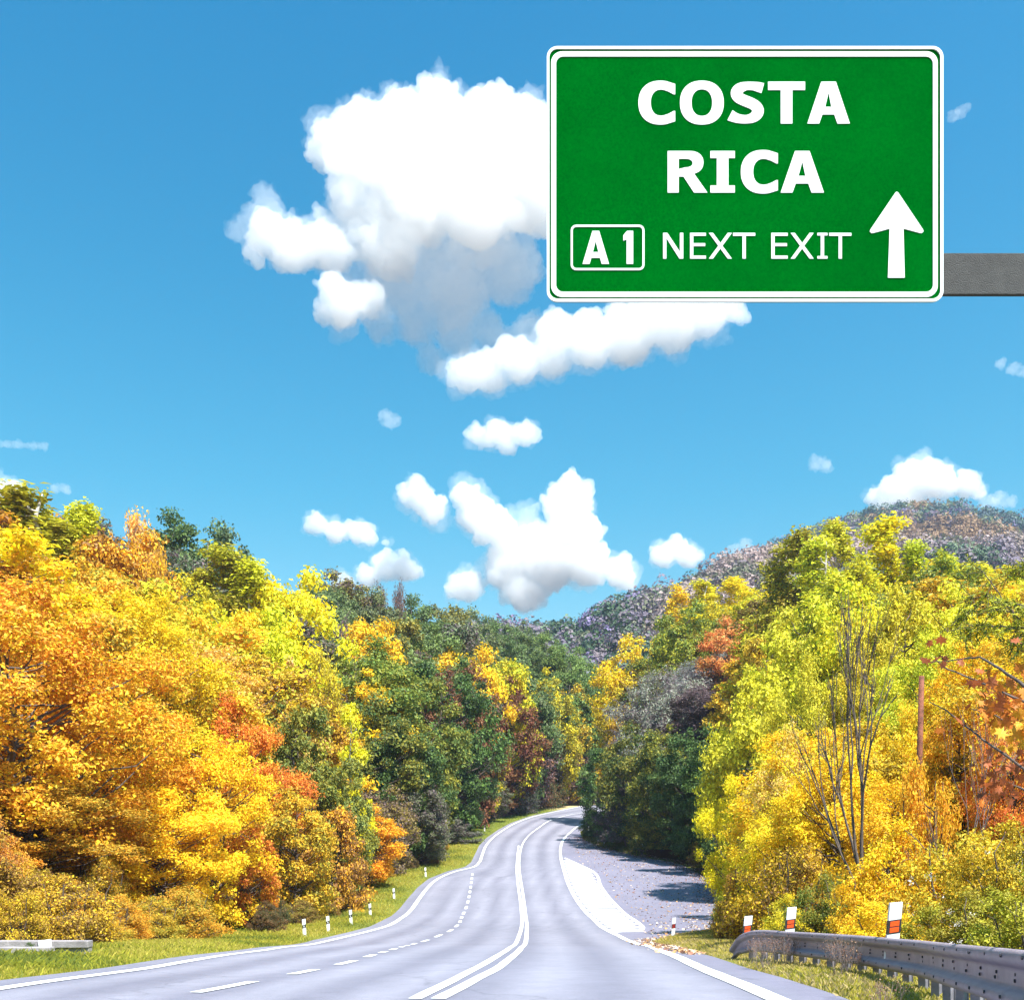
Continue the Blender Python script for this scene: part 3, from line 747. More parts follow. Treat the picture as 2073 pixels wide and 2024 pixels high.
#  (column, top row, crown width, distance, kind, colours, name, category, label)
TREES = [
 # --- left edge, near the verge
 (30, 1105, 470, 36, 'maple_near', 'OO', 'YO', 'maple_tree', 'tree', 'huge orange maple filling the left border above the concrete barrier'),
 (-130, 1040, 420, 42, 'maple_near2', 'OO', 'O', 'maple_tree', 'tree', 'orange maple cut off by the left border behind the huge one'),
 (215, 1120, 330, 50, 'maple_near2', 'YO', 'Y', 'maple_tree', 'tree', 'tall golden maple with dark trunk behind the left verge trees'),
 (200, 1290, 330, 42, 'maple_near', 'O', 'YO', 'maple_tree', 'tree', 'golden orange maple directly behind the end of the concrete barrier'),
 (395, 1400, 230, 44, 'maple_near2', 'Y', 'YO', 'maple_tree', 'tree', 'bright yellow maple bulging over the left grass verge'),
 (60, 1480, 330, 36, 'maple_near2', 'OL', 'O', 'maple_tree', 'tree', 'olive and amber low maple right behind the concrete barrier'),
 (300, 1500, 260, 41, 'maple_near', 'YO', 'Y', 'maple_tree', 'tree', 'amber yellow maple between the barrier and the bright yellow maple'),
 (450, 1330, 210, 54, 'maple_near', 'RO', 'O', 'maple_tree', 'tree', 'red orange maple behind the bright yellow maple'),
 (350, 1215, 260, 60, 'maple_near2', 'YO', 'PO', 'maple_tree', 'tree', 'pale apricot and gold tree above the red orange maple'),
 (560, 1345, 190, 60, 'round_d', 'OL', 'G', 'tree', 'tree', 'olive green bushy tree right of the red orange maple'),
 (470, 1560, 110, 46, 'round_d', 'YO', 'RO', 'tree', 'tree', 'slim orange red tree on the right flank of the yellow maple'),
 (560, 1500, 160, 52, 'round_b', 'OL', 'YO', 'tree', 'tree', 'olive tree with yellow tips right of the slim orange red tree'),
 (620, 1540, 140, 57, 'bush_a', 'BR', 'YO', 'bush', 'bush', 'brown and orange bush at the edge of the left verge'),
 (695, 1535, 110, 63, 'round_b', 'YO', 'O', 'tree', 'tree', 'small orange yellow tree beside the left delineator posts'),
 (640, 1440, 130, 66, 'round_d', 'MG', 'OL', 'tree', 'tree', 'light green tree below the slender birch'),
 (668, 1340, 85, 70, 'birch', 'LG', 'Y', 'birch_tree', 'birch', 'slender yellow green birch in front of the dark trees'),
 (790, 1475, 140, 78, 'round_d', 'PU', 'GG', 'tree', 'tree', 'grey purple half bare tree left of the road bend'),
 (735, 1500, 110, 72, 'round_b', 'OL', 'PU', 'tree', 'tree', 'dusky olive tree between the birch and the grey purple tree'),
 (850, 1560, 100, 82, 'bush_a', 'PU', 'GG', 'bush', 'bush', 'dull purple grey bush beside the narrowing of the road'),
 # --- left, second rank
 (60, 940, 150, 72, 'poplar_a', 'OL', 'YG', 'poplar_tree', 'poplar', 'tallest olive poplar at the left skyline'),
 (155, 962, 110, 74, 'poplar_b', 'YG', 'LG', 'poplar_tree', 'poplar', 'lime yellow poplar beside the tallest olive poplar'),
 (0, 985, 130, 70, 'poplar_c', 'OL', 'YO', 'poplar_tree', 'poplar', 'olive amber poplar cut by the left border at the skyline'),
 (235, 970, 130, 78, 'sparse_a', 'YO', 'PO', 'tree', 'tree', 'thin orange brown tree on the left skyline beside the poplars'),
 (240, 1020, 150, 74, 'round_c', 'YO', 'BR', 'tree', 'tree', 'rusty gold tree below the thin orange brown tree'),
 (320, 1045, 120, 72, 'sparse_a', 'BR', 'YO', 'tree', 'tree', 'half bare brown tree with purple twigs on the left hill'),
 (120, 1065, 190, 62, 'round_a', 'OL', 'YO', 'tree', 'tree', 'olive and gold tree in front of the skyline poplars'),
 (330, 982, 120, 112, 'round_a', 'G', 'DG', 'tree', 'tree', 'dark green round tree on the left crest'),
 (390, 1000, 120, 112, 'round_b', 'G', 'GG', 'tree', 'tree', 'mid green tree on the left crest beside the dark round one'),
 (440, 1022, 90, 112, 'round_c', 'DG', 'GG', 'tree', 'tree', 'dark green tree at the right end of the left crest'),
 (412, 1038, 95, 88, 'poplar_a', 'YG', 'OL', 'poplar_tree', 'poplar', 'olive lime poplar standing before the dark crest trees'),
 (475, 1072, 105, 88, 'poplar_b', 'LG', 'YG', 'poplar_tree', 'poplar', 'broad yellow green poplar right of the olive lime one'),
 (555, 1098, 120, 90, 'round_c', 'LG', 'Y', 'tree', 'tree', 'bright yellow green tree at the end of the poplar row'),
 (360, 1110, 110, 78, 'round_b', 'Y', 'YG', 'tree', 'tree', 'yellow tree below the olive lime poplar'),
 (490, 1168, 120, 76, 'round_c', 'LG', 'Y', 'tree', 'tree', 'acid yellow open tree in the middle of the left hill'),
 (430, 1160, 120, 74, 'round_d', 'Y', 'YO', 'tree', 'tree', 'golden tree left of the acid yellow open tree'),
 (610, 1150, 130, 98, 'twiggy', 'PU', 'PU', 'tree', 'tree', 'grey purple leafless tree below the yellow green crest tree'),
 (590, 1235, 120, 82, 'sparse_a', 'OL', 'Y', 'tree', 'tree', 'thin dark tree with yellow flecks above the olive bushy tree'),
 (520, 1260, 130, 70, 'round_d', 'YG', 'PO', 'tree', 'tree', 'sandy yellow tree over the red orange maple'),
 (680, 1215, 210, 100, 'round_a', 'G', 'OL', 'tree', 'tree', 'wide green tree with olive patches in the middle of the hill'),
 (690, 1330, 170, 88, 'round_b', 'DG', 'OL', 'tree', 'tree', 'dark green tree behind the birch'),
 (760, 1370, 150, 90, 'round_a', 'DG', 'G', 'tree', 'tree', 'deep green tree right of the birch'),
 (780, 1285, 130, 98, 'round_d', 'G', 'OL', 'tree', 'tree', 'mossy green tree with olive edge left of the tall green tree'),
 (845, 1262, 150, 104, 'round_d', 'G', 'DG', 'tree', 'tree', 'tall grey green tree beside the road bend'),
 (860, 1400, 130, 92, 'round_b', 'G', 'GG', 'tree', 'tree', 'dark green tree hanging over the left verge at the bend'),
 (915, 1370, 60, 112, 'round_c', 'Y', 'G', 'tree', 'tree', 'narrow yellow tree on the right flank of the tall grey green tree'),
 (703, 1183, 85, 122, 'round_c', 'YO', 'Y', 'tree', 'tree', 'golden round tree high on the middle of the hill'),
 # --- crest above the road
 (600, 1103, 80, 150, 'round_a', 'G', 'GG', 'tree', 'tree', 'small green crest tree right of the yellow green crest tree'),
 (655, 1094, 75, 152, 'round_c', 'OL', 'PU', 'tree', 'tree', 'brownish crest tree in front of the small white cloud'),
 (640, 1125, 100, 140, 'round_b', 'GG', 'MG', 'tree', 'tree', 'pale green tree just under the brownish crest tree'),
 (700, 1125, 80, 150, 'round_b', 'MG', 'GG', 'tree', 'tree', 'soft green crest tree between the brownish and the bare one'),
 (738, 1105, 70, 155, 'twiggy', 'PU', 'BR', 'tree', 'tree', 'bare purple grey crest tree against the white cloud'),
 (785, 1140, 90, 160, 'round_a', 'GG', 'G', 'tree', 'tree', 'grey green crest tree right of the bare one'),
 (835, 1152, 80, 170, 'round_c', 'OL', 'GG', 'tree', 'tree', 'olive crest tree sloping toward the valley'),
 (885, 1165, 80, 180, 'round_b', 'GG', 'MG', 'tree', 'tree', 'pale olive crest tree above the yellow pair'),
 (935, 1178, 80, 190, 'round_a', 'GG', 'G', 'tree', 'tree', 'grey green crest tree near the low end of the ridge'),
 (985, 1188, 80, 200, 'round_d', 'GG', 'MG', 'tree', 'tree', 'pale green tree where the ridge meets the far hills'),
 (1040, 1205, 80, 205, 'round_b', 'MG', 'G', 'tree', 'tree', 'green tree on the low end of the ridge'),
 (1085, 1232, 80, 205, 'round_a', 'G', 'MG', 'tree', 'tree', 'green tree at the valley side of the ridge'),
 (800, 1185, 130, 138, 'round_b', 'G', 'MG', 'tree', 'tree', 'fresh green tree in the middle of the upper slope'),
 (745, 1180, 110, 135, 'round_d', 'GG', 'OL', 'tree', 'tree', 'grey olive tree left of the fresh green tree'),
 (870, 1190, 100, 150, 'round_d', 'PU', 'GG', 'tree', 'tree', 'dull mauve green tree right of the fresh green tree'),
 (890, 1230, 95, 142, 'round_c', 'Y', 'YO', 'tree', 'tree', 'golden tree of the pair on the slope above the bend'),
 (955, 1245, 85, 146, 'round_c', 'Y', 'YG', 'tree', 'tree', 'right golden tree of the pair above the bend'),
 (880, 1270, 100, 132, 'round_b', 'DR', 'BR', 'tree', 'tree', 'dark red brown tree below the golden pair'),
 (945, 1300, 90, 130, 'round_d', 'BR', 'DR', 'tree', 'tree', 'brown russet tree in the notch above the bend'),
 (985, 1235, 100, 170, 'round_b', 'GG', 'G', 'tree', 'tree', 'grey green tree behind the right golden tree'),
 (1080, 1255, 110, 178, 'round_b', 'G', 'MG', 'tree', 'tree', 'dense green tree above the far curve'),
 (1125, 1290, 70, 182, 'round_a', 'DG', 'G', 'tree', 'tree', 'dark green tree at the mouth of the valley'),
 (1140, 1365, 60, 184, 'round_b', 'DG', 'PU', 'tree', 'tree', 'blackish green tree low at the mouth of the valley'),
 (1030, 1285, 130, 148, 'round_d', 'Y', 'OL', 'tree', 'tree', 'yellow olive tree above the far curve'),
 (1085, 1310, 90, 152, 'round_b', 'YO', 'OL', 'tree', 'tree', 'amber tree right of the yellow olive one'),
 (1005, 1370, 120, 136, 'round_a', 'BR', 'PU', 'tree', 'tree', 'dark brown tree left of the far curve'),
 (1075, 1385, 110, 142, 'round_d', 'PU', 'BR', 'tree', 'tree', 'purple brown tree overhanging the far curve'),
 (1128, 1380, 45, 186, 'round_c', 'Y', 'O', 'tree', 'tree', 'small golden tree at the end of the road'),
 (960, 1430, 110, 120, 'round_b', 'DG', 'PU', 'tree', 'tree', 'blackish tree in the shade left of the far curve'),
 (920, 1470, 90, 112, 'round_d', 'G', 'PU', 'tree', 'tree', 'shaded green tree at the inside of the left verge'),
 (1030, 1470, 90, 138, 'bush_a', 'DG', 'BR', 'bush', 'bush', 'dark bush under the dark brown tree'),
 (980, 1500, 90, 128, 'bush_b', 'DG', 'PU', 'bush', 'bush', 'blackish bush by the far left delineator posts'),
 (1085, 1462, 60, 158, 'bush_a', 'BR', 'PU', 'bush', 'bush', 'brown bush in front of the dry bank'),
 # --- right of the road, middle distance
 (1212, 1215, 110, 142, 'round_b', 'Y', 'YO', 'tree', 'tree', 'golden tree at the right side of the valley mouth'),
 (1190, 1300, 90, 138, 'round_b', 'Y', 'OL', 'tree', 'tree', 'amber olive tree below the golden valley tree'),
 (1195, 1350, 80, 135, 'round_d', 'OL', 'YO', 'tree', 'tree', 'dim olive tree left of the silver shrubs'),
 (1310, 1152, 110, 126, 'round_b', 'G', 'YG', 'tree', 'tree', 'dark green tree with yellow top right of the golden valley tree'),
 (1370, 1150, 80, 130, 'round_c', 'G', 'Y', 'tree', 'tree', 'green tree under the far yellow poplars'),
 (1290, 1118, 50, 146, 'poplar_c', 'LG', 'Y', 'poplar_tree', 'poplar', 'leftmost slim yellow poplar in front of the pink hillside'),
 (1345, 1108, 60, 144, 'poplar_a', 'LG', 'Y', 'poplar_tree', 'poplar', 'second yellow poplar in front of the pink hillside'),
 (1400, 1102, 70, 142, 'poplar_b', 'LG', 'Y', 'poplar_tree', 'poplar', 'third yellow poplar nearest the tall olive poplars'),
 (1440, 1140, 70, 128, 'poplar_c', 'YG', 'LG', 'poplar_tree', 'poplar', 'olive yellow poplar below the pink hillside'),
 (1395, 1180, 110, 116, 'round_b', 'PO', 'RO', 'tree', 'tree', 'salmon orange tree above the silver shrubs'),
 (1375, 1240, 200, 118, 'fine_shrub', 'SV', 'PU', 'willow_shrub', 'shrub', 'silver grey willow shrub at the top of the purple thicket'),
 (1270, 1280, 200, 116, 'fine_shrub', 'PU', 'SV', 'willow_shrub', 'shrub', 'grey purple willow shrub at the left of the thicket'),
 (1340, 1305, 210, 114, 'fine_shrub', 'PU', 'PU', 'willow_shrub', 'shrub', 'purple brown willow shrub low in the thicket'),
 (1160, 1425, 95, 104, 'round_d', 'G', 'DG', 'tree', 'tree', 'green tree right beside the far road edge'),
 (1210, 1380, 120, 94, 'round_b', 'DG', 'OL', 'tree', 'tree', 'dark tree with tan flecks at the back of the lay-by'),
 (1265, 1390, 130, 88, 'round_d', 'OL', 'DG', 'tree', 'tree', 'olive tan tree at the back of the lay-by'),
 (1335, 1385, 130, 80, 'round_b', 'G', 'DG', 'tree', 'tree', 'deep green tree behind the yellow branch of the lay-by'),
 (1385, 1395, 130, 70, 'round_b', 'G', 'DG', 'tree', 'tree', 'dark green tree wedged behind the yellow bough and the lay-by'),
 (1300, 1440, 130, 80, 'round_d', 'DG', 'G', 'tree', 'tree', 'blackish green tree over the lay-by edge'),
 (1200, 1500, 100, 96, 'bush_a', 'DG', 'PU', 'bush', 'bush', 'dark bush by the two small posts right of the road'),
 (1265, 1545, 110, 88, 'bush_b', 'DG', 'OL', 'bush', 'bush', 'dark green bush with dead leaves at the lay-by edge'),
 (1330, 1540, 90, 80, 'bush_a', 'G', 'DG', 'bush', 'bush', 'green bush at the right end of the lay-by edge'),
 # --- right skyline poplars
 (1480, 1048, 55, 104, 'poplar_c', 'OL', 'YG', 'poplar_tree', 'poplar', 'first olive poplar of the tall right hand row'),
 (1528, 1015, 62, 102, 'poplar_a', 'OL', 'YG', 'poplar_tree', 'poplar', 'second olive poplar of the tall right hand row'),
 (1592, 995, 80, 98, 'poplar_b', 'LG', 'YG', 'poplar_tree', 'poplar', 'tallest lime poplar of the right hand row'),
 (1560, 1035, 70, 92, 'poplar_a', 'YG', 'LG', 'poplar_tree', 'poplar', 'lime olive poplar in front of the tallest one'),
 (1682, 993, 90, 92, 'poplar_a', 'LG', 'Y', 'poplar_tree', 'poplar', 'broad lime poplar in the middle of the right hand row'),
 (1740, 1035, 75, 90, 'poplar_b', 'LG', 'YG', 'poplar_tree', 'poplar', 'lime poplar below the mountain top'),
 (1792, 1052, 60, 86, 'poplar_c', 'LG', 'G', 'poplar_tree', 'poplar', 'small green tipped poplar right of the row'),
 (1845, 1075, 75, 82, 'poplar_a', 'YG', 'LG', 'poplar_tree', 'poplar', 'last poplar of the row near the dark twigs'),
 (1915, 1085, 110, 76, 'poplar_b', 'LG', 'Y', 'poplar_tree', 'poplar', 'poplar at the right border behind the green twigs'),
 (1640, 1060, 80, 88, 'poplar_c', 'YG', 'LG', 'poplar_tree', 'poplar', 'dim green poplar between the two tallest ones'),
 # --- right, nearer ranks
 (1530, 1150, 150, 66, 'round_a', 'LG', 'YG', 'tree', 'tree', 'lime yellow round tree above the orange thicket'),
 (1625, 1120, 150, 62, 'round_b', 'LG', 'Y', 'tree', 'tree', 'lime yellow tree behind the bare branches'),
 (1720, 1125, 150, 56, 'round_a', 'LG', 'YG', 'tree', 'tree', 'yellow green tree right of the bare branches'),
 (1810, 1120, 150, 52, 'round_b', 'LY', 'LG', 'tree', 'tree', 'lemon tree behind the green twigs'),
 (1910, 1130, 170, 46, 'round_a', 'Y', 'LG', 'tree', 'tree', 'yellow tree at the right border above the red leaves'),
 (1440, 1290, 120, 64, 'round_b', 'LY', 'YG', 'tree', 'tree', 'lemon yellow tree right of the willow thicket'),
 (1465, 1215, 90, 84, 'round_d', 'OL', 'YO', 'tree', 'tree', 'olive brown tree beneath the first olive poplar'),
 (1550, 1250, 170, 50, 'maple_near', 'LY', 'YG', 'maple_tree', 'tree', 'lemon maple behind the left half of the bare tree'),
 (1660, 1225, 150, 48, 'maple_near2', 'LY', 'YG', 'maple_tree', 'tree', 'lemon maple behind the trunk of the bare tree'),
 (1760, 1210, 190, 42, 'maple_near', 'LY', 'YG', 'maple_tree', 'tree', 'yellow maple above the red brown pole'),
 (1880, 1215, 210, 36, 'maple_near2', 'Y', 'YO', 'maple_tree', 'tree', 'golden maple at the right border behind the red leaves'),
 (1428, 1480, 150, 42, 'maple_near2', 'Y', 'Y', 'maple_tree', 'tree', 'pure yellow maple bough reaching over the lay-by'),
 (1520, 1390, 200, 34, 'maple_near', 'PO', 'Y', 'maple_tree', 'tree', 'peach and yellow maple left of the bare tree'),
 (1600, 1430, 230, 29, 'maple_near2', 'Y', 'YO', 'maple_tree', 'tree', 'yellow maple wrapped round the foot of the bare tree'),
 (1492, 1520, 190, 32, 'maple_near', 'Y', 'YO', 'maple_tree', 'tree', 'yellow amber maple overhanging the right edge of the lay-by'),
 (1720, 1345, 170, 32, 'maple_near', 'YO', 'Y', 'maple_tree', 'tree', 'amber maple behind the red brown pole'),
 (1830, 1340, 200, 27, 'maple_near2', 'YO', 'O', 'maple_tree', 'tree', 'orange maple right of the red brown pole'),
 (1930, 1330, 200, 24, 'maple_near', 'O', 'RO', 'maple_tree', 'tree', 'deep orange maple at the right border above the guard rail'),
 (1432, 1605, 110, 34, 'bush_near', 'YO', 'BR', 'bush', 'bush', 'rusty bush at the right corner of the lay-by'),
 (1665, 1105, 300, 22.5, 'bare_near', 'Y', 'YO', 'bare_tree', 'tree', 'nearly leafless grey tree with spreading upright branches in front of the yellow trees'),
 (1846, 1325, 230, 18, 'young_pale', 'YO', 'O', 'bare_tree', 'tree', 'young pale tree with few leaves right of the red brown pole'),
 (1500, 1610, 190, 25, 'bush_near2', 'Y', 'BR', 'bush', 'bush', 'yellow brown bush behind the two small delineators'),
 (1575, 1660, 140, 20, 'bush_near', 'G', 'OL', 'bush', 'bush', 'green bush behind the middle delineator'),
 (1655, 1655, 130, 18.5, 'bush_near2', 'Y', 'YO', 'bush', 'bush', 'yellow leafed bush left of the largest delineator'),
 (1762, 1450, 130, 19.4, 'bush_near2', 'YO', 'O', 'bush', 'bush', 'orange bush hiding the foot of the red brown pole'),
 (1720, 1560, 230, 19, 'bush_near', 'YO', 'Y', 'bush', 'bush', 'amber bush above the largest delineator'),
 (1830, 1580, 240, 17, 'bush_near2', 'YG', 'YO', 'bush', 'bush', 'olive yellow bush with white seed tufts above the guard rail'),
 (1930, 1560, 230, 14.5, 'bush_near', 'OL', 'YO', 'bush', 'bush', 'dark olive bush at the right border above the guard rail'),
 (1850, 1690, 220, 13.8, 'bush_near', 'YG', 'OL', 'bush', 'bush', 'low green bush with white seed tufts behind the guard rail'),
 (1960, 1690, 200, 11.5, 'bush_near2', 'OL', 'YG', 'bush', 'bush', 'low olive bush at the right end of the guard rail'),
 (1500, 1700, 120, 23, 'bush_near', 'YG', 'Y', 'bush', 'bush', 'low yellow green bush over the start of the guard rail'),
 (1680, 1715, 150, 15.5, 'bush_near2', 'YO', 'Y', 'bush', 'bush', 'low amber bush behind the guard rail'),
]
PLANTED = []
ANCH = []
USED = set(t[-1] for t in TREES)
heights = []
for (u, vt, wpx, d, kind, A, B, name, cat, label) in TREES:
    x, y, zt = spot(u, vt, d)
    half = wpx / DS * d * 0.5
    for _ in range(60):
        gap = max(float(xl(y)) - x, x - float(xr(y)))
        need = (2.6 + 0.55 * half) if x < float(xl(y)) + 6 else min(1.0 + 0.4 * half, 3.0)
        if gap > need or y < 50: break
        d += 1.0; x, y, zt = spot(u, vt, d)
    if y >= 50 and gap < need: print('NEAR ROAD', label, round(x, 1), round(y, 1), round(gap, 1))
    zg = float(H(x, y))
    h = zt - zg
    heights.append((label, round(h, 1), round(wpx / DS * d, 1), round(x, 1), round(y, 1)))
    h = min(max(h, 1.0), 24)
    if float(xl(y)) - 1 < x < float(xr(y)) + 0.5: print('ON ROAD', label, x, y)
    wid = wpx / DS * d * 1.12
    if kind.startswith('round'): wid = min(max(wid, (0.62 if y > 75 else 0.5) * h), wid * 1.55)
    if kind.startswith('poplar'): wid = max(wid * 1.45, 0.32 * h)
    root, t, c = plant(kind, x, y, h, wid, A, B, label, cat, name=name)
    PLANTED.append((x, y, root, t, c, label)); ANCH.append((DU + DS * x / y, DHV - DS * (zg + h * .6) / y, label))

# ------------------------------------------------------------------ rest of the wood on both slopes
SKY = np.array([(-60, 985), (0, 985), (100, 950), (180, 972), (260, 972), (330, 987), (400, 1010), (465, 1045), (560, 1102), (620, 1108), (700, 1122), (760, 1120), (860, 1162), (960, 1185),
                (1040, 1205), (1100, 1240), (1150, 1330), (1170, 1400), (1185, 1310), (1210, 1225), (1260, 1190), (1290, 1150), (1380, 1130), (1450, 1090), (1490, 1075), (1590, 1030), (1690, 1030), (1760, 1060), (1850, 1095), (1950, 1105), (2050, 1105)])
pos = [(p[0], p[1]) for p in PLANTED]
def fill(n, side, y0, y1, lo, hi, hmin, hmax, table, kinds, group_tail, mind=3.2, cat='tree', name='tree', wr=(0.75, 1.05)):
    made = tries = 0
    while made < n and tries < n * 60:
        tries += 1
        y = random.uniform(y0, y1); off = lo + (hi - lo) * random.random() ** 1.2
        x = float(xl(y)) - off if side < 0 else float(xr(y)) + off
        u = DU + DS * x / y
        if u < -140 or u > 2080: continue
        z = float(H(x, y)); h = random.uniform(hmin, hmax)
        vt = DHV - DS * (z + h) / y
        if vt < np.interp(u, SKY[:, 0], SKY[:, 1]) + 10:
            h = (DHV - np.interp(u, SKY[:, 0], SKY[:, 1]) - 10) / DS * y - z
            if h < hmin * 0.6: continue
        if min((x - a) ** 2 + (y - b) ** 2 for a, b in pos) < mind ** 2: continue
        A, B, word = random.choice(table)
        vm_ = DHV - DS * (z + h * .6) / y
        near = sorted(ANCH, key=lambda q: (q[0] - u) ** 2 + (q[1] - vm_) ** 2)
        lab = None
        for q in near[:40]:
            du, dv = u - q[0], vm_ - q[1]
            rel = ('right of' if du > 0 else 'left of') if abs(du) > abs(dv) * .8 else ('below' if dv > 0 else 'above')
            cand = f'{word} {rel} the {q[2]}'
            if len(cand.split()) <= 16 and cand not in USED: lab = cand; break
        lab = lab or f'{word} {group_tail}'
        USED.add(lab)
        plant(random.choice(kinds), x, y, h, h * random.uniform(*wr), A, B, lab, cat, f'{name.replace("_", " ")}s {group_tail}', name=name)
        pos.append((x, y)); made += 1
RK = ['round_a', 'round_b', 'round_c', 'round_d']
fill(40, -1, 44, 95, 9, 48, 9, 13, [('OL', 'YO', 'olive gold tree'), ('YO', 'Y', 'golden orange tree'), ('YG', 'YO', 'yellow green tree'), ('O', 'YO', 'orange tree'), ('BR', 'YO', 'rusty tree')], RK, 'packed in the wood on the near left slope')
fill(55, -1, 95, 168, 7, 60, 10, 15, [('G', 'GG', 'green tree'), ('OL', 'G', 'olive tree'), ('GG', 'PU', 'grey green tree'), ('DG', 'G', 'dark green tree'), ('BR', 'PU', 'brown tree')], RK, 'packed in the wood on the left slope above the bend')
fill(34, -1, 165, 225, 8, 60, 8, 12, [('G', 'GG', 'green tree'), ('GG', 'MG', 'grey green tree'), ('MG', 'OL', 'pale green tree')], RK, 'packed in the wood at the far end of the ridge')
fill(32, 1, 62, 100, 10, 42, 8, 13, [('YG', 'LG', 'lime tree'), ('OL', 'YO', 'olive amber tree'), ('LY', 'YG', 'lemon tree'), ('G', 'OL', 'green tree')], RK, 'packed in the wood on the right slope')
fill(9, 1, 118, 150, 10, 40, 8, 13, [('YG', 'Y', 'yellow green tree'), ('G', 'OL', 'green tree'), ('OL', 'BR', 'olive brown tree')], RK, 'packed in the wood behind the lay-by')
fill(11, 1, 26, 42, 5, 24, 4, 7, [('YO', 'Y', 'amber maple'), ('Y', 'YO', 'yellow maple'), ('OL', 'YO', 'olive maple')], ['maple_near', 'maple_near2'], 'packed in the thicket behind the guard rail', mind=2.0, name='maple_tree')
# undergrowth along the wood edge
fill(44, -1, 40, 120, 3.2, 6.5, 0.9, 2.0, [('BR', 'YO', 'rusty bush'), ('OL', 'BR', 'olive brown bush'), ('DG', 'BR', 'dark green bush')], ['bush_near', 'bush_near2'], 'in the undergrowth at the foot of the left wood', mind=1.6, cat='bush', name='bush', wr=(1.0, 1.5))  # dark second tints paint the shade under the trees into the bushes
fill(22, -1, 120, 165, 4.0, 7, 1.6, 3.2, [('DG', 'PU', 'blackish bush'), ('BR', 'PU', 'brown bush')], ['bush_a', 'bush_b'], 'in the undergrowth by the far curve', mind=1.8, cat='bush', name='bush', wr=(1.0, 1.5))
fill(26, 1, 48, 125, 1.6, 5, 1.5, 3.0, [('DG', 'PU', 'dark bush'), ('BR', 'OL', 'brown bush'), ('G', 'DG', 'green bush')], ['bush_a', 'bush_b'], 'along the back edge of the lay-by', mind=1.6, cat='bush', name='bush', wr=(1.0, 1.5))
fill(40, 1, 6, 40, 3.0, 9, 1.0, 2.2, [('YO', 'Y', 'amber bush'), ('OL', 'YG', 'olive bush'), ('Y', 'YO', 'yellow bush'), ('BR', 'YO', 'rusty bush'), ('G', 'YG', 'green bush'), ('DG', 'OL', 'dark green bush')], ['bush_near', 'bush_near2'], 'in the thicket behind the guard rail', mind=1.0, cat='bush', name='bush', wr=(0.9, 1.4))
fill(30, -1, 24, 40, 4.6, 13, 1.0, 2.4, [('O', 'OL', 'amber bush'), ('YO', 'BR', 'golden brown bush'), ('OL', 'O', 'olive orange bush'), ('BR', 'O', 'orange brown bush')], ['bush_near', 'bush_near2'], 'in the shade behind the concrete barrier', mind=1.3, cat='bush', name='bush', wr=(1.0, 1.6))

# white seed tufts on the clematis-covered bushes
def tufts(entry, n):
    x, y, root, t, c, label = entry
    dims = root.scale
    d = unit(n * 26)
    base = unit(n); base[:, 2] = np.abs(base[:, 2]); base[:, 1] = -np.abs(base[:, 1])
    top, rad = PROTO['bush_near2'][2], PROTO['bush_near2'][3]
    rz = -root.rotation_euler.z
    cs, sn = math.cos(rz), math.sin(rz)
    bx, by = base[:, 0] * cs - base[:, 1] * sn, base[:, 0] * sn + base[:, 1] * cs
    Cc = np.stack([bx * rad * 0.97, by * rad * 0.97, 0.15 * top + base[:, 2] * top * 0.8], 1)
    P = np.repeat(Cc, 26, 0) + d * (0.16 * rng.random(n * 26) ** 0.6)[:, None]
    V, Fq = leaf_quads(P, d, 0.055, 0.5)
    me = np_mesh('seed_tufts', V, F4=Fq, mat=M_LITTER, attrs={'leaf_rand': rng.random(len(Fq)), 'leaf_col': np.tile([0.72, 0.68, 0.62], (len(Fq), 1))})
    o = link(bpy.data.objects.new('seed_tufts', me), root)
    o['kind'] = 'stuff'
for e in PLANTED:
    if 'white seed tufts' in e[5]: tufts(e, 26)

# ------------------------------------------------------------------ overhanging branches at the right border
def leaf_shape():
    """five-lobed maple leaf, slightly cupped"""
    pts = [(0, -0.5), (0.10, -0.18), (0.42, -0.30), (0.30, -0.06), (0.52, 0.12), (0.24, 0.14), (0.30, 0.30), (0.10, 0.24), (0, 0.56),
           (-0.10, 0.24), (-0.30, 0.30), (-0.24, 0.14), (-0.52, 0.12), (-0.30, -0.06), (-0.42, -0.30), (-0.10, -0.18)]
    V = [(0, 0, 0.0)] + [(p[0], p[1], 0.16 * (p[0] ** 2) - 0.22 * max(p[1], 0) ** 2) for p in pts]
    n = len(pts)
    return V, [(0, 1 + k, 1 + (k + 1) % n) for k in range(n)]
lv, lf = leaf_shape()
LEAFME = np_mesh('leaf', lv, F3=lf, mat=M_LEAF, attrs={'leaf_rand': rng.random(len(lf)) * 0 + 0.4})

def br(pts, r0, r1):
    P = np.array([np.array(spot(u, v, d)) for u, v, d in pts]); Q = []
    tt = np.arange(len(P)); tq = np.linspace(0, len(P) - 1, 5 * (len(P) - 1) + 1)
    Q = np.stack([pchip(tt, P[:, k])(tq) for k in range(3)], 1)
    Q[1:-1] += rng.normal(size=(len(Q) - 2, 3)) * 0.0025
    return Q, np.linspace(r0, r1, len(Q))

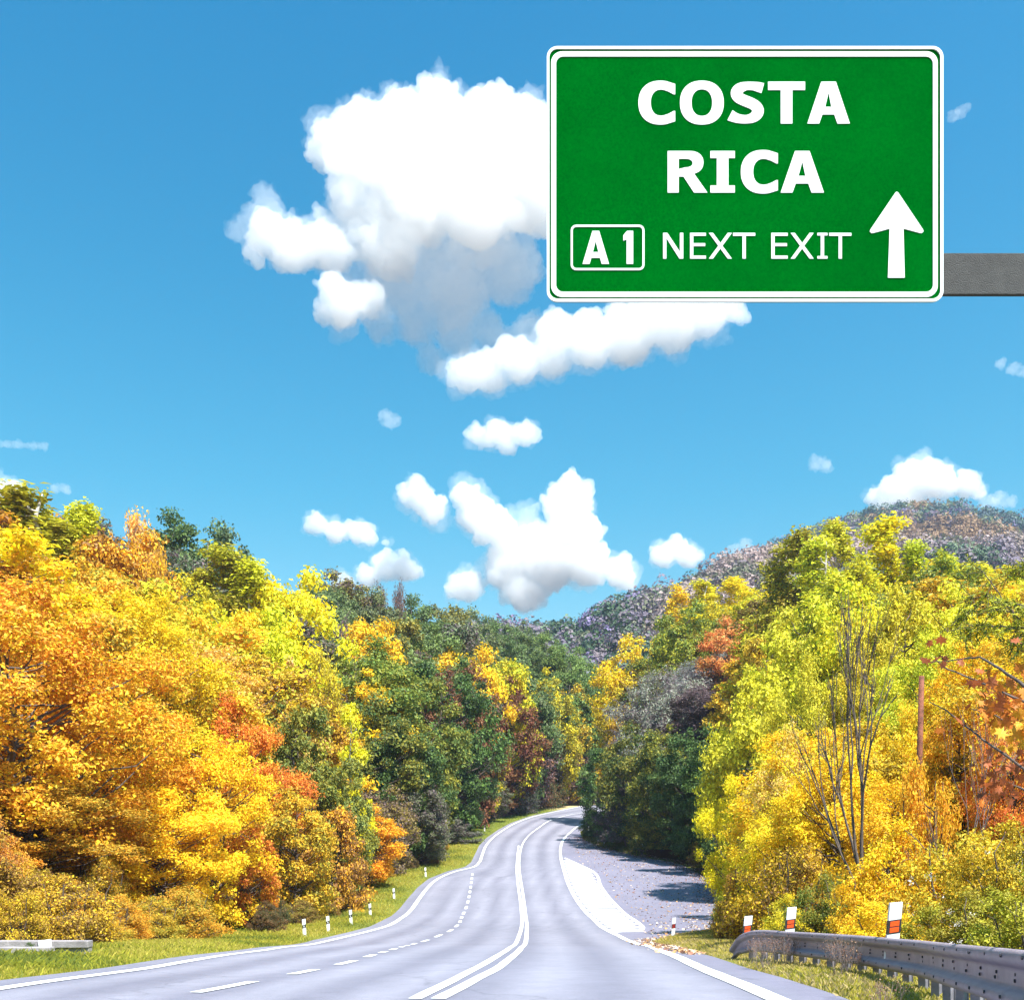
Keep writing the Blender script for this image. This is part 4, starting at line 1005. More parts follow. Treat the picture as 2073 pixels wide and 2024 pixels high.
rm = empty('maple_tree', (4.95, 4.6, float(H(4.95, 4.6))))
tag(rm, 'red leaved maple whose twigs reach in from the right border', 'tree')
roff = np.array(rm.location)
trunk = (np.array([(4.95, 4.6, -1.75), (4.92, 4.65, -0.6), (4.85, 4.8, 0.6), (4.9, 4.8, 2.0), (4.8, 4.9, 3.2)]), np.array([.10, .09, .07, .05, .02]))
jn = lambda z: np.array([np.interp(z, trunk[0][:, 2], trunk[0][:, k]) for k in range(3)])
def brt(zt, pts, r0, r1):
    Q, r = br(pts, r0, r1)
    s0 = jn(zt); t = np.linspace(0, 1, 6)[:-1, None]
    lead = s0 * (1 - t) + Q[0] * t
    return np.vstack([lead, Q]), np.concatenate([np.linspace(r0 * 1.8, r0, 6)[:-1], r])
B1 = brt(0.2, [(1990, 1352, 6.0), (1896, 1314, 6.4), (1859, 1296, 6.6), (1797, 1269, 6.8), (1778, 1250, 6.9)], .009, .003)
B2 = brt(0.4, [(2000, 1335, 5.8), (1950, 1306, 6.0), (1896, 1269, 6.3), (1856, 1252, 6.5), (1760, 1262, 6.8)], .013, .003)
B3 = brt(-0.2, [(1990, 1490, 5.8), (1933, 1450, 6.2), (1859, 1398, 6.6), (1809, 1358, 6.9), (1770, 1336, 7.0)], .010, .003)
B4 = brt(0.0, [(1990, 1430, 6.0), (1940, 1395, 6.3), (1890, 1360, 6.5), (1850, 1350, 6.6)], .008, .003)
B5 = brt(-0.4, [(1980, 1520, 6.0), (1920, 1490, 6.3), (1870, 1480, 6.5)], .008, .003)
V, Fq = tubes([trunk, B1, B2, B3, B4, B5], 7)
link(bpy.data.objects.new('trunk', np_mesh('trunk', V - roff, F4=Fq, mat=M_BARK, smooth=True)), rm)
spots = [(1783, 1256, 1), (1800, 1255, 1), (1796, 1266, 1), (1792, 1219, 1), (1790, 1391, 1), (1810, 1386, 1), (1844, 1345, 1), (1850, 1302, 1), (1861, 1300, 1), (1891, 1293, 1), (1901, 1243, 1),
         (1911, 1176, 1), (1866, 1278, 1), (1830, 1262, 1), (1920, 1340, 1), (1762, 1258, 1), (1770, 1332, 1), (1826, 1372, 1), (1934, 1220, 1), (1770, 1225, 1)]
for k in range(85): spots.append((random.uniform(1865, 1955), random.gauss(1335, 22), 0))
for k in range(45): spots.append((random.uniform(1895, 1955), random.gauss(1405, 22), 2))
for k in range(60): spots.append((random.uniform(1865, 1945), random.gauss(1490, 24), 1))
for (u, v, cidx) in spots:
    o = bpy.data.objects.new('leaf', LEAFME)
    p = np.array(spot(u, v, random.uniform(5.9, 6.9))) - roff
    o.location = p
    o.rotation_euler = (random.gauss(1.2, 0.6), random.gauss(0, 0.5), random.uniform(0, 6.28))
    sc_ = random.uniform(0.07, 0.105); o.scale = (sc_ * random.uniform(.7, 1), sc_, sc_ * random.uniform(.5, 2))
    col = [('OO', 'RO'), ('RO', 'DR'), ('OO', 'YO')][cidx if random.random() < .8 else random.randrange(3)]
    dk = random.uniform(.55, 1.0)
    o.color = (*[q * dk for q in PAL[col[0]]], 1); o['tint_two'] = [q * dk for q in PAL[col[1]]]
    link(o, rm)

cn = empty('larch_tree', (6.1, 5.9, float(H(6.1, 5.9))))
tag(cn, 'dark green feathery twigs hanging in at the upper right border of the wood', 'tree')
coff = np.array(cn.location)
ctr = (np.array([(6.1, 5.9, -1.9), (6.05, 5.9, 0), (6.0, 6.0, 2.2), (6.0, 6.0, 4.0)]), np.array([.11, .09, .06, .02]))
jc = lambda z: np.array([np.interp(z, ctr[0][:, 2], ctr[0][:, k]) for k in range(3)])
CB, needles = [], []
for zt, pts, dens in [(1.0, [(2010, 1250, 6.4), (1945, 1183, 6.6), (1908, 1139, 6.7), (1878, 1097, 6.8), (1855, 1075, 6.9)], 0.5), (2.0, [(2020, 1060, 6.3), (1975, 1078, 6.6), (1925, 1085, 6.8)], 1.4),
                      (1.6, [(2020, 1150, 6.3), (1950, 1165, 6.6), (1890, 1160, 6.8), (1845, 1165, 7.0), (1822, 1185, 7.0)], 1.6), (1.4, [(2010, 1190, 6.3), (1940, 1195, 6.5), (1870, 1190, 6.8), (1835, 1210, 6.9)], 1.5),
                      (1.5, [(2010, 1160, 6.3), (1930, 1150, 6.5), (1870, 1135, 6.8), (1840, 1140, 6.9)], 1.2), (1.1, [(2010, 1215, 6.4), (1950, 1205, 6.6), (1930, 1230, 6.7)], 1.0)]:
    Q, r = br(pts, .007, .002)
    s0 = jc(zt); t = np.linspace(0, 1, 5)[:-1, None]
    CB.append((np.vstack([s0 * (1 - t) + Q[0] * t, Q]), np.concatenate([np.linspace(.014, .008, 5)[:-1], r])))
    for k in range(int(26 * dens)):
        i = random.randrange(3, len(Q)); p = Q[i] + rng.normal(size=3) * 0.01
        e = p + np.array([random.gauss(-.04, .07), random.gauss(0, .06), random.gauss(-.05, .05)])
        CB.append((np.array([p, (p + e) / 2 + rng.normal(size=3) * .006, e]), np.array([.0025, .002, .001])))
        for q in range(16):
            needles.append(p + (e - p) * random.random() + rng.normal(size=3) * .010)
V, Fq = tubes([ctr] + CB, 5)
link(bpy.data.objects.new('trunk', np_mesh('trunk', V - coff, F4=Fq, mat=M_BARK, smooth=True)), cn)
needles = np.array(needles)
LV, LF = leaf_quads(needles - coff, rng.normal(size=(len(needles), 3)) + [0, 0, .5], 0.040, 0.22)
cc = link(bpy.data.objects.new('crown', np_mesh('crown', LV, F4=LF, mat=M_LEAF, attrs={'leaf_rand': rng.random(len(LF))})), cn)
cc.color = (*PAL['DG'], 1); cc['tint_two'] = [*PAL['YG']]

# red brown wooden pole with a vine tangle at its foot
px, py = spot(1753, 0, 20)[:2]
pz = float(H(px, py)); ptop = spot(0, 1287, 20)[2]
pole = empty('wooden_pole', (px, py, pz))
tag(pole, 'leaning red brown wooden pole rising out of the orange thicket', 'pole')
hh = ptop - pz
pp = (np.array([(-.13, 0, -.3), (-.07, 0, hh * .35), (-.02, 0, hh * .7), (.02, 0, hh)]), np.array([.070, .062, .054, .050]))
pp = (np.vstack([pp[0], pp[0][-1:] + [0, 0, .004]]), np.append(pp[1], .001))
V, Fq = tubes([pp], 12); link(bpy.data.objects.new('shaft', np_mesh('shaft', V, F4=Fq, mat=M_POLEWOOD, smooth=True)), pole)
vt_ = []
for k in range(26):
    a = random.uniform(0, 6.28); P = []
    for j in range(14):
        t = j / 13; rr_ = .12 + .1 * math.sin(j * 1.1 + k) ** 2 * (1 - .5 * t)
        P.append((-.09 + rr_ * math.cos(a + j * .6), rr_ * math.sin(a + j * .6), t * hh * random.uniform(.30, .36) + .05))
    vt_.append((np.array(P), np.full(14, .008)))
V, Fq = tubes(vt_, 4); link(bpy.data.objects.new('vine', np_mesh('vine', V, F4=Fq, mat=M_TWIG)), pole)

# ------------------------------------------------------------------ guard rail
RAIL = np.array([(2.55, 3.6, -.47), (2.95, 5.2, -.55), (3.27, 6.5, -.643), (3.9, 9.0, -.834), (4.38, 11.2, -.994), (4.6, 14.0, -1.175), (4.55, 16.5, -1.337), (4.42, 18.5, -1.475), (4.33, 19.2, -1.62), (4.27, 19.75, -1.92)])
def rail_curve(P, n=160):
    seg = np.concatenate([[0], np.cumsum(np.linalg.norm(np.diff(P, axis=0), axis=1))])
    f = [pchip(seg, P[:, k]) for k in range(3)]
    s = np.linspace(0, seg[-1], n)
    return np.stack([g(s) for g in f], 1), s, seg[-1]
RC, RS, RL = rail_curve(RAIL)
gr = empty('guard_rail', (4.4, 12, float(H(4.4, 12))))
tag(gr, 'grey steel guard rail curving along the right verge', 'guard rail')
goff = np.array(gr.location)
# W profile: (out towards the road, down)
prof = [(.012, -.012), (.03, .0), (.055, -.004), (.078, -.022), (.085, -.05), (.076, -.078), (.03, -.104), (.004, -.118), (.0, -.14), (.0, -.172), (.0, -.208), (.004, -.228), (.03, -.242), (.07, -.262), (.085, -.29), (.078, -.318), (.055, -.336), (.03, -.342), (.012, -.334)]
T = np.gradient(RC, axis=0); T[:, 2] = 0; T /= np.linalg.norm(T, axis=1, keepdims=True)
NX = np.stack([-T[:, 1], T[:, 0], np.zeros(len(T))], 1)      # towards the road
endf = 1 - smooth01(RL - 1.0, RL, RS) * 0.25
pv = np.array(prof)
def rail_sheet(shift):
    V = RC[:, None, :] + NX[:, None, :] * (pv[None, :, 0:1] + shift) + np.array([0, 0, 1.0]) * (pv[None, :, 1:2] * 1.13 * endf[:, None, None])
    return V
Vf = rail_sheet(.004); Vb = rail_sheet(-.0)
m_ = len(prof); n_ = len(RC)
i = (np.arange(n_ - 1)[:, None] * m_ + np.arange(m_ - 1)[None, :]).ravel()
Fq = np.stack([i, i + m_, i + m_ + 1, i + 1], -1)
o2 = n_ * m_
Fb = np.stack([i, i + 1, i + m_ + 1, i + m_], -1) + o2
j = np.arange(n_ - 1) * m_
Ft = np.stack([j, o2 + j, o2 + j + m_, j + m_], -1); jb = j + m_ - 1
Fbt = np.stack([jb, jb + m_, o2 + jb + m_, o2 + jb], -1)
V = np.vstack([Vf.reshape(-1, 3), Vb.reshape(-1, 3)]) - goff
bo = link(bpy.data.objects.new('beam', np_mesh('beam', V, F4=np.vstack([Fq, Fb, Ft, Fbt]), mat=M_STEEL, smooth=True)), gr)
def at_rail(s): return np.array([np.interp(s, RS, RC[:, k]) for k in range(3)]), np.array([np.interp(s, RS, NX[:, k]) for k in range(3)])
bm = bmesh.new(); add_box(bm, (0, 0, -.5), (.045, .105, 1.0), .008); add_box(bm, (-.02, 0, -.5), (.004, .13, 1.0))
POSTME = bm_obj('post', bm, M_STEELPOST, gr); POSTME.name = 'post'
first = True; s_ = 0.25
while s_ < RL - 0.9:
    p, nx = at_rail(s_)
    g = float(H(p[0], p[1]))
    hgt = p[2] - .10 - g + 0.25
    o = POSTME if first else link(POSTME.copy(), gr); first = False
    o.location = Vector(p - nx * .045 - np.array([0, 0, .10]) - goff)
    o.rotation_euler = (0, 0, math.atan2(nx[1], nx[0]) + math.pi / 2 + random.gauss(0, .04) - math.pi / 2 + R(35))
    o.scale = (1, 1, max(hgt, .3))
    s_ += 0.665
bm = bmesh.new(); bmesh.ops.create_cone(bm, cap_ends=True, segments=8, radius1=.014, radius2=.011, depth=.012)
BOLT = bm_obj('bolt', bm, M_BOLT, gr)
k = 0; s_ = 0.4
while s_ < RL - 0.6:
    p, nx = at_rail(s_)
    for (po, pz_) in ((.083, -.05), (.002, -.17), (.002, -.215), (.083, -.322)):
        if po < 0 and (k % 2): continue
        o = BOLT if k == 0 else link(BOLT.copy(), gr)
        o.location = Vector(p + nx * (po + .007) + np.array([0, 0, pz_]) + rng.normal(size=3) * .004 - goff)
        o.rotation_euler = Vector(nx).to_track_quat('Z', 'Y').to_euler(); k += 1
    s_ += 0.58

# ------------------------------------------------------------------ delineator posts
def delineator(x, y, ztop, width, vis, right, label, zb=None, lean=0.0, band=(0.30, 0.49)):
    zg = float(H(x, y)) if zb is None else zb
    h = ztop - zg
    root = empty('delineator_post', (x, y, zg - .02), random.gauss(0, .1))
    root.rotation_euler[1] = lean
    tag(root, label, 'delineator', 'white delineator posts along the road edges')
    w, d_ = width, width * .38
    bm = bmesh.new()
    add_box(bm, (0, 0, h / 2 - .1), (w, d_, h + .2), .006)
    for v in bm.verts:
        if v.co.z > h * .8 and v.co.x > 0: v.co.z += w * .18
    bm_obj('body', bm, M_WHITE, root)
    b0, b1 = h - vis * band[0], h - vis * band[1]
    bm = bmesh.new(); add_box(bm, (0, 0, (b0 + b1) / 2), (w + .006, d_ + .006, b0 - b1), .002)
    for v in bm.verts:
        v.co.z += v.co.x * .25
    bm_obj('band', bm, M_BLACK, root)
    if right:
        for f0, f1 in ((.10, .46), (.54, .90)):
            bm = bmesh.new(); z0 = b0 + (b1 - b0) * f0; z1 = b0 + (b1 - b0) * f1
            add_box(bm, (0, -d_ / 2 - .004, (z0 + z1) / 2), (w * .72, .006, z0 - z1), .001)
            for v in bm.verts: v.co.z += v.co.x * .25
            bm_obj('reflector', bm, M_ORANGE if right == 1 else M_REDBAND, root)
    else:
        bm = bmesh.new(); add_box(bm, (0, -d_ / 2 - .004, (b0 + b1) / 2), (w * .30, .006, (b0 - b1) * .55), .001)
        bm_obj('reflector', bm, M_REFL, root)
    return root
for (u, v, px_, lab) in [(617, 1897, 36, 'nearest delineator post of the left verge'), (665, 1886, 31, 'second white delineator post from the front on the left verge'),
                         (711, 1873, 30, 'third white delineator post on the left verge'), (750, 1856, 26, 'fourth white delineator post on the left verge'),
                         (798, 1820, 21, 'left delineator post by the widening of the verge'), (862, 1775, 19, 'left delineator post where the road narrows'),
                         (981, 1683, 16, 'small delineator post inside the left bend'), (1067, 1647, 13, 'small delineator post at the far left curve')]:
    x, y = road_pt(u, v)
    z0 = float(H(x, y))
    y = y * (1 + 0.0); h = px_ / F * y
    delineator(x, y, z0 + h, .135 if y < 90 else .15, h, 0, lab, lean=-0.06 if y < 90 else 0)
for (u, v, px_, lab) in [(1187, 1687, 16, 'small white delineator post right beside the far curve'), (1217.5, 1708, 16, 'small white delineator post on the grass at the back of the lay-by')]:
    x, y = road_pt(u, v); x += 0.3; z0 = float(H(x, y)); h = px_ / F * y
    delineator(x, y, z0 + h, .15, h, 0, lab)
x, y = road_pt(1362, 1899); z0 = float(H(x, y)); h = 41 / F * y
delineator(x, y, z0 + h, .14, h, 2, 'delineator post with dark red reflector between lay-by and guard rail', lean=.07, band=(.28, .50))
for (u, vtop, yr, px_, lab) in [(1801, 1825, 12.3, 68, 'largest delineator post with two orange reflectors above the guard rail'), (1593.5, 1835, 16.9, 47, 'middle delineator post with orange reflectors above the guard rail'),
                                (1507, 1853, 19.3, 36, 'smallest orange reflector delineator at the end of the guard rail')]:
    x = (u - CU) / F * yr; zt = (HV - vtop) / F * yr; vis = px_ / F * yr
    delineator(x + .05, yr + .06, zt, .148, vis, 1, lab, lean=.09, band=(.48, .90), zb=zt - vis - .10)

# ------------------------------------------------------------------ concrete barrier at the left verge
bx, byy = -8.8, 21.5
hw = empty('concrete_barrier', (bx - 2, byy, float(H(bx - 2, byy))))
tag(hw, 'low weathered concrete barrier with white end plate at the left border', 'barrier')
ho = Vector(hw.location)
def hwpart(name, c, s, mat, bev=.012, rot=None):
    bm = bmesh.new(); add_box(bm, Vector(c) - ho, s, bev, rot); return bm_obj(name, bm, mat, hw)
zt = -1.93
hwpart('back_beam', (bx - 3.55, byy, zt - .07), (7.0, .26, .14), M_CONC)
hwpart('lower_beam', (bx - 3.55, byy + .03, zt - .215), (6.95, .14, .10), M_CONC)
for dx in (.02, 1.6, 3.6, 5.6): hwpart('support', (bx - .12 - dx, byy + .02, zt - .32), (.16, .2, .36), M_CONC)
hwpart('front_beam', (-9.2 - 3.0, 20.5, zt - .10), (6.0, .24, .12), M_CONC)
for dx in (.1, 2.0, 4.0): hwpart('support', (-9.2 - dx - .05, 20.52, zt - .32), (.15, .18, .34), M_CONC)
hwpart('white_plate', (-9.72, byy - .155, zt - .17), (.27, .03, .40), M_WHITE, .004, Matrix.Rotation(R(-7), 3, 'Y'))
plant('bush_near', -9.85, 20.9, .42, .55, 'G', 'DG', 'small green leafy weed beside the white plate of the barrier', 'plant', name='leafy_weed')

# ------------------------------------------------------------------ grass, weeds, fallen leaves
def blades(P, hgt, wid, cols, name, label, bend=.5):
    n = len(P)
    a = rng.uniform(0, 6.28, n); dx, dy = np.cos(a), np.sin(a)
    lean = rng.normal(size=(n, 2)) * bend * hgt[:, None]
    V = np.empty((n, 4, 3))
    V[:, 0] = P + np.stack([-dx * wid, -dy * wid, np.full(n, -.03)], 1)
    V[:, 1] = P + np.stack([dx * wid, dy * wid, np.full(n, -.03)], 1)
    mid = P + np.stack([lean[:, 0] * .35, lean[:, 1] * .35, hgt * .6], 1)
    V[:, 2] = mid + np.stack([dx * wid * .7, dy * wid * .7, np.zeros(n)], 1)
    V[:, 3] = P + np.stack([lean[:, 0], lean[:, 1], hgt], 1)
    me = np_mesh(name, V.reshape(-1, 3), F4=np.arange(n * 4).reshape(-1, 4), mat=M_GRASS, attrs={'leaf_rand': rng.random(n), 'leaf_col': cols})
    o = link(bpy.data.objects.new(name, me)); return tag(o, label, 'grass', kind='stuff')
GC = np.array([(.30, .30, .03), (.42, .38, .045), (.50, .41, .08), (.56, .44, .20), (.17, .20, .035), (.36, .25, .09)])
def scatter(side, n, y0, y1, lo, hi, near):
    y = y0 * (y1 / y0) ** rng.random(n) if near else rng.uniform(y0, y1, n)
    o = lo + (hi - lo) * rng.random(n)
    x = xl(y) - o if side < 0 else xr(y) + o
    return x, y
def patch_cols(x, y, w):
    k = np.sin(x * .9 + y * .35) + np.sin(y * .8 - x * .5) + rng.normal(size=len(x)) * .7
    i = np.clip(np.digitize(k, [-1.4, -.5, .3, 1.0, 1.8]), 0, 5)
    order = np.array(w)
    return GC[order[i]] * rng.uniform(.8, 1.2, (len(x), 1))
x, y = scatter(-1, 110000, 13, 175, .02, 5.6, True)
cl_ = patch_cols(x, y, [4, 0, 1, 2, 1, 2])
hg = rng.uniform(.04, .20, len(x)) * (0.4 + .6 * smooth01(0, 1.5, xl(y) - x)) * np.where(y > 115, .7, 1)
hg *= np.where((x < -8.0) & (y > 18.6) & (y < 24.5), .3, 1)
cl_ = np.where((y > 115)[:, None], cl_ * [.55, .8, .7], cl_)
blades(np.stack([x, y, H(x, y)], 1), hg, .0016 + .00017 * y, cl_, 'verge_grass', 'yellow green grass strip along the left verge')
x, y = scatter(1, 80000, 8.2, 46, .02, 3.4, True)
x = np.concatenate([x, rng.uniform(4.5, 11, 26000)]); y = np.concatenate([y, rng.uniform(20, 50, 26000)])
k = (x > xr(y) + .02)
x, y = x[k], y[k]
cl_ = patch_cols(x, y, [3, 2, 3, 2, 1, 3])
rdist = np.abs(x - np.interp(y, RAIL[:, 1], RAIL[:, 0]))
hg = rng.uniform(.04, .20, len(x)) * (0.4 + .6 * smooth01(0, .9, x - xr(y))) * (.40 + .6 * smooth01(.15, .9, rdist))
blades(np.stack([x, y, H(x, y)], 1), hg, .0016 + .00017 * y, cl_, 'verge_grass', 'straw and green grass strip along the right verge below the guard rail')
x, y = scatter(1, 9000, 100, 150, .02, 5, False)
blades(np.stack([x, y, H(x, y)], 1), rng.uniform(.06, .3, len(x)), np.full(len(x), .028), patch_cols(x, y, [4, 0, 4, 0, 0, 1]) * .7, 'verge_grass', 'dark green grass at the back of the lay-by by two small posts')

# dry brown weeds at the foot of the rail
def weed_mesh():
    out, tips = [], []
    for k in range(9):
        a = random.uniform(0, 6.28); d = np.array([math.cos(a) * .3, math.sin(a) * .3, 1.0]); d /= np.linalg.norm(d)
        grow(np.array([random.gauss(0, .05), random.gauss(0, .05), -.03]), d, .20, .0035, 2, out, tips, .5, .1)
    V, Fq = tubes(out, 3)
    tp = np.array([t[0] for t in tips]); i_ = rng.integers(len(tp), size=170)
    LV, LF = leaf_quads(tp[i_] + unit(170) * .03, rng.normal(size=(170, 3)), .02, .6)
    return np_mesh('stem', V, F4=Fq, mat=M_TWIG), np_mesh('seed_heads', LV, F4=LF, mat=M_LEAF, attrs={'leaf_rand': rng.random(len(LF))})
ws, wh = weed_mesh()
for k in range(11):
    s_ = random.uniform(RL - 7.2, RL - 2.6) if k < 10 else random.uniform(RL - 12, RL - 7)
    p, nx = at_rail(s_)
    q = p + nx * random.uniform(.1, .75)
    root = empty('dry_weed', (q[0], q[1], float(H(q[0], q[1]))), random.uniform(0, 6.28))
    tag(root, 'dry red brown weed in the grass at the foot of the guard rail', 'weed', 'dry red brown weeds at the foot of the guard rail')
    sc_ = random.uniform(.7, 1.15); root.scale = (sc_, sc_, sc_)
    link(bpy.data.objects.new('stem', ws), root); o = link(bpy.data.objects.new('seed_heads', wh), root)
    o['kind'] = 'stuff'; o.color = (.20, .09, .07, 1); o['tint_two'] = [.34, .2, .12]

# fallen leaves on the lay-by and along its back edge
n = 2300
y = rng.uniform(44, 112, n); r_ = _rx(y) + 1.2; x = r_ + (xr(y) - r_) * rng.random(n) ** .7
keep = (x > np.interp(y, np.sort(ISL[:8, 1]), ISL[:8, 0][np.argsort(ISL[:8, 1])]) + .4) | (y > 100) | (y < 47)
x, y = x[keep], y[keep]
m2 = 5200
y2 = rng.uniform(62, 122, m2); x2 = xr(y2) + rng.normal(size=m2) * .75 + .3
m3 = 700
y3 = rng.uniform(22, 46, m3); x3 = xr(y3) - np.abs(rng.normal(size=m3)) * .35
X, Y = np.concatenate([x, x2, x3]), np.concatenate([y, y2, y3])
Z = np.maximum(zroad(Y) + .02, H(X, Y) + .04)
P = np.stack([X, Y, Z], 1)
LC = np.array([(.55, .42, .30), (.45, .25, .10), (.62, .5, .4), (.30, .14, .09)])
cols = LC[rng.integers(0, 4, len(P))]
cols[len(x):len(x) + m2] = np.array([(.20, .09, .075), (.28, .13, .09), (.14, .07, .06), (.45, .3, .25)])[rng.integers(0, 4, m2)]
LV, LF = leaf_quads(P, np.tile([0, 0, 1.0], (len(P), 1)) + rng.normal(size=(len(P), 3)) * .35, .13, .8)
o = link(bpy.data.objects.new('fallen_leaves', np_mesh('fallen_leaves', LV, F4=LF, mat=M_LITTER, attrs={'leaf_rand': rng.random(len(LF)), 'leaf_col': cols})))
tag(o, 'fallen leaves scattered on the lay-by asphalt and along its back edge', 'leaves', kind='stuff')

# ------------------------------------------------------------------ far wooded hills
def far_forest(name, label, pts, pal, rad):
    n = len(pts); m = 84
    d = unit(n * m); d[:, 2] = np.abs(d[:, 2]) * 1.0 - .15
    ti = np.repeat(np.arange(n), m)
    rr = rad * rng.uniform(.7, 1.6, n)
    lump = 1 + .25 * np.sin(d[:, 0] * 5 + ti) * np.sin(d[:, 1] * 5 + ti * 1.3)
    hx = rng.uniform(.9, 1.6, n)
    P = pts[ti] + d * (rr[ti] * lump)[:, None] * np.stack([np.ones(n * m), np.ones(n * m), hx[ti]], 1) + np.stack([np.zeros(n * m)] * 2 + [rr[ti] * .9], 1)
    V, Fq = leaf_quads(P, d + rng.normal(size=d.shape) * .28, rad * .40, .9)
    patch = vnoise(np.stack([pts[:, 0] / 34, pts[:, 1] / 34, pts[:, 2] / 40], 1)) * 1.25 + rng.normal(size=n) * .16
    order = np.argsort(pal @ np.array([1.0, -.3, -.8]))
    cols = pal[order][np.clip((patch * len(pal)).astype(int), 0, len(pal) - 1)] * rng.uniform(.8, 1.15, (n, 1)) * np.array([.9, .98, 1.12])  # last factor tints the crowns bluish: part of the distance haze is painted in
    me = np_mesh(name, V, F4=Fq, mat=M_FAR, attrs={'leaf_rand': rng.random(n * m), 'leaf_col': cols[ti]})
    return tag(link(bpy.data.objects.new(name, me)), label, 'forest', kind='stuff')
def hill_pts(n, x0, x1, y0, y1, umin=0):
    out = []
    while len(out) < n:
        x = rng.uniform(x0, x1, n); y = rng.uniform(y0, y1, n)
        u = DU + DS * x / y
        k = (u > umin) & (u < 2060)
        out += list(np.stack([x, y, H(x, y)], 1)[k])
    return np.array(out[:n])
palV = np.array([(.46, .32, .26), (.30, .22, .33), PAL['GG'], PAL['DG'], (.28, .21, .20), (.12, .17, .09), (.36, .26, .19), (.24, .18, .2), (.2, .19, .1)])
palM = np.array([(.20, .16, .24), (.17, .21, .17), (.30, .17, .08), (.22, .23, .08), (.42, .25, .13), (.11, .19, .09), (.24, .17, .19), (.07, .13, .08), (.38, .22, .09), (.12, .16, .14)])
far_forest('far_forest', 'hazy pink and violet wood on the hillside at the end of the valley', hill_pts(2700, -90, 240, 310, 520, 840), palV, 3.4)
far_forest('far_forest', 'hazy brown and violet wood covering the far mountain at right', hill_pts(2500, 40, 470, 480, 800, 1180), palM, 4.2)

# ------------------------------------------------------------------ overhead sign and its gantry
SD = 6.5
def sp(X, Y):
    """survey grid of the sign drawing -> metres on the sign plane (x, z)"""
    return ((1080 + X * .50923 - CU) / F * SD, (HV - (70 + Y * .50938)) / F * SD)
def flat(name, outlines, y, depth, mat, parent, off):
    cu = bpy.data.curves.new(name, 'CURVE'); cu.dimensions = '2D'; cu.fill_mode = 'BOTH'; cu.extrude = depth / 2
    for pts in outlines:
        s_ = cu.splines.new('POLY'); s_.points.add(len(pts) - 1); s_.use_cyclic_u = True
        for p, (a, b) in zip(s_.points, pts): p.co = (a, b, 0, 1)
    tmp = bpy.data.objects.new(name, cu)
    me = bpy.data.meshes.new_from_object(tmp)
    bpy.data.objects.remove(tmp); bpy.data.curves.remove(cu)
    me.transform(Matrix.Rotation(R(90), 4, 'X'))
    me.materials.clear(); me.materials.append(mat); me.name = name
    o = link(bpy.data.objects.new(name, me), parent)
    o.location = (-off.x, y - off.y, -off.z)
    return o
def rrect(x0, y0, x1, y1, r, n=8):
    P = []
    for cx, cy_, a0 in ((x1 - r, y0 + r, -90), (x1 - r, y1 - r, 0), (x0 + r, y1 - r, 90), (x0 + r, y0 + r, 180)):
        for k in range(n + 1):
            a = R(a0 + 90 * k / n); P.append(sp(cx + r * math.cos(a), cy_ + r * math.sin(a)))
    return P
S0 = Vector((*[(a + b) / 2 for a, b in zip(sp(53, 1062), sp(1627, 1062))][:1], SD, sp(0, 1062)[1]))
sign = empty('road_sign', S0)
tag(sign, 'large green overhead sign reading COSTA RICA with a white up arrow', 'road sign')
flat('panel', [rrect(57, 54, 1624, 1058, 38)], SD + .012, .024, M_GREEN, sign, S0)
flat('rim', [rrect(53, 50, 1628, 1063, 42), rrect(63, 60, 1616, 1052, 34)], SD - .001, .012, M_SIGNW, sign, S0)
flat('border', [rrect(70, 70, 1606, 1044, 44), rrect(90, 90, 1587, 1024, 28)], SD - .002, .006, M_SIGNW, sign, S0)
flat('badge_frame', [rrect(148, 758, 441, 938, 22), rrect(156, 766, 433, 930, 15)], SD - .002, .005, M_SIGNW, sign, S0)
flat('arrow', [[sp(*p) for p in [(1438, 630), (1443, 626), (1449, 630), (1547, 776), (1550, 784), (1543, 791), (1534, 790), (1470, 773), (1475, 968), (1408, 968), (1415, 773), (1352, 790), (1343, 791), (1336, 784), (1339, 776)]]], SD - .002, .005, M_SIGNW, sign, S0)
def letter(outl): flat('letter', [[sp(*p) for p in o] for o in outl], SD - .002, .004, M_SIGNW, sign, S0)
def ell(cx, cy_, rx, ry, a0, a1, n=28, p=2.25):
    out = []
    for k in range(n + 1):
        a = R(a0 + (a1 - a0) * k / n); c, s_ = math.cos(a), math.sin(a)
        out.append((cx + rx * math.copysign(abs(c) ** (2 / p), c), cy_ - ry * math.copysign(abs(s_) ** (2 / p), s_)))
    return out
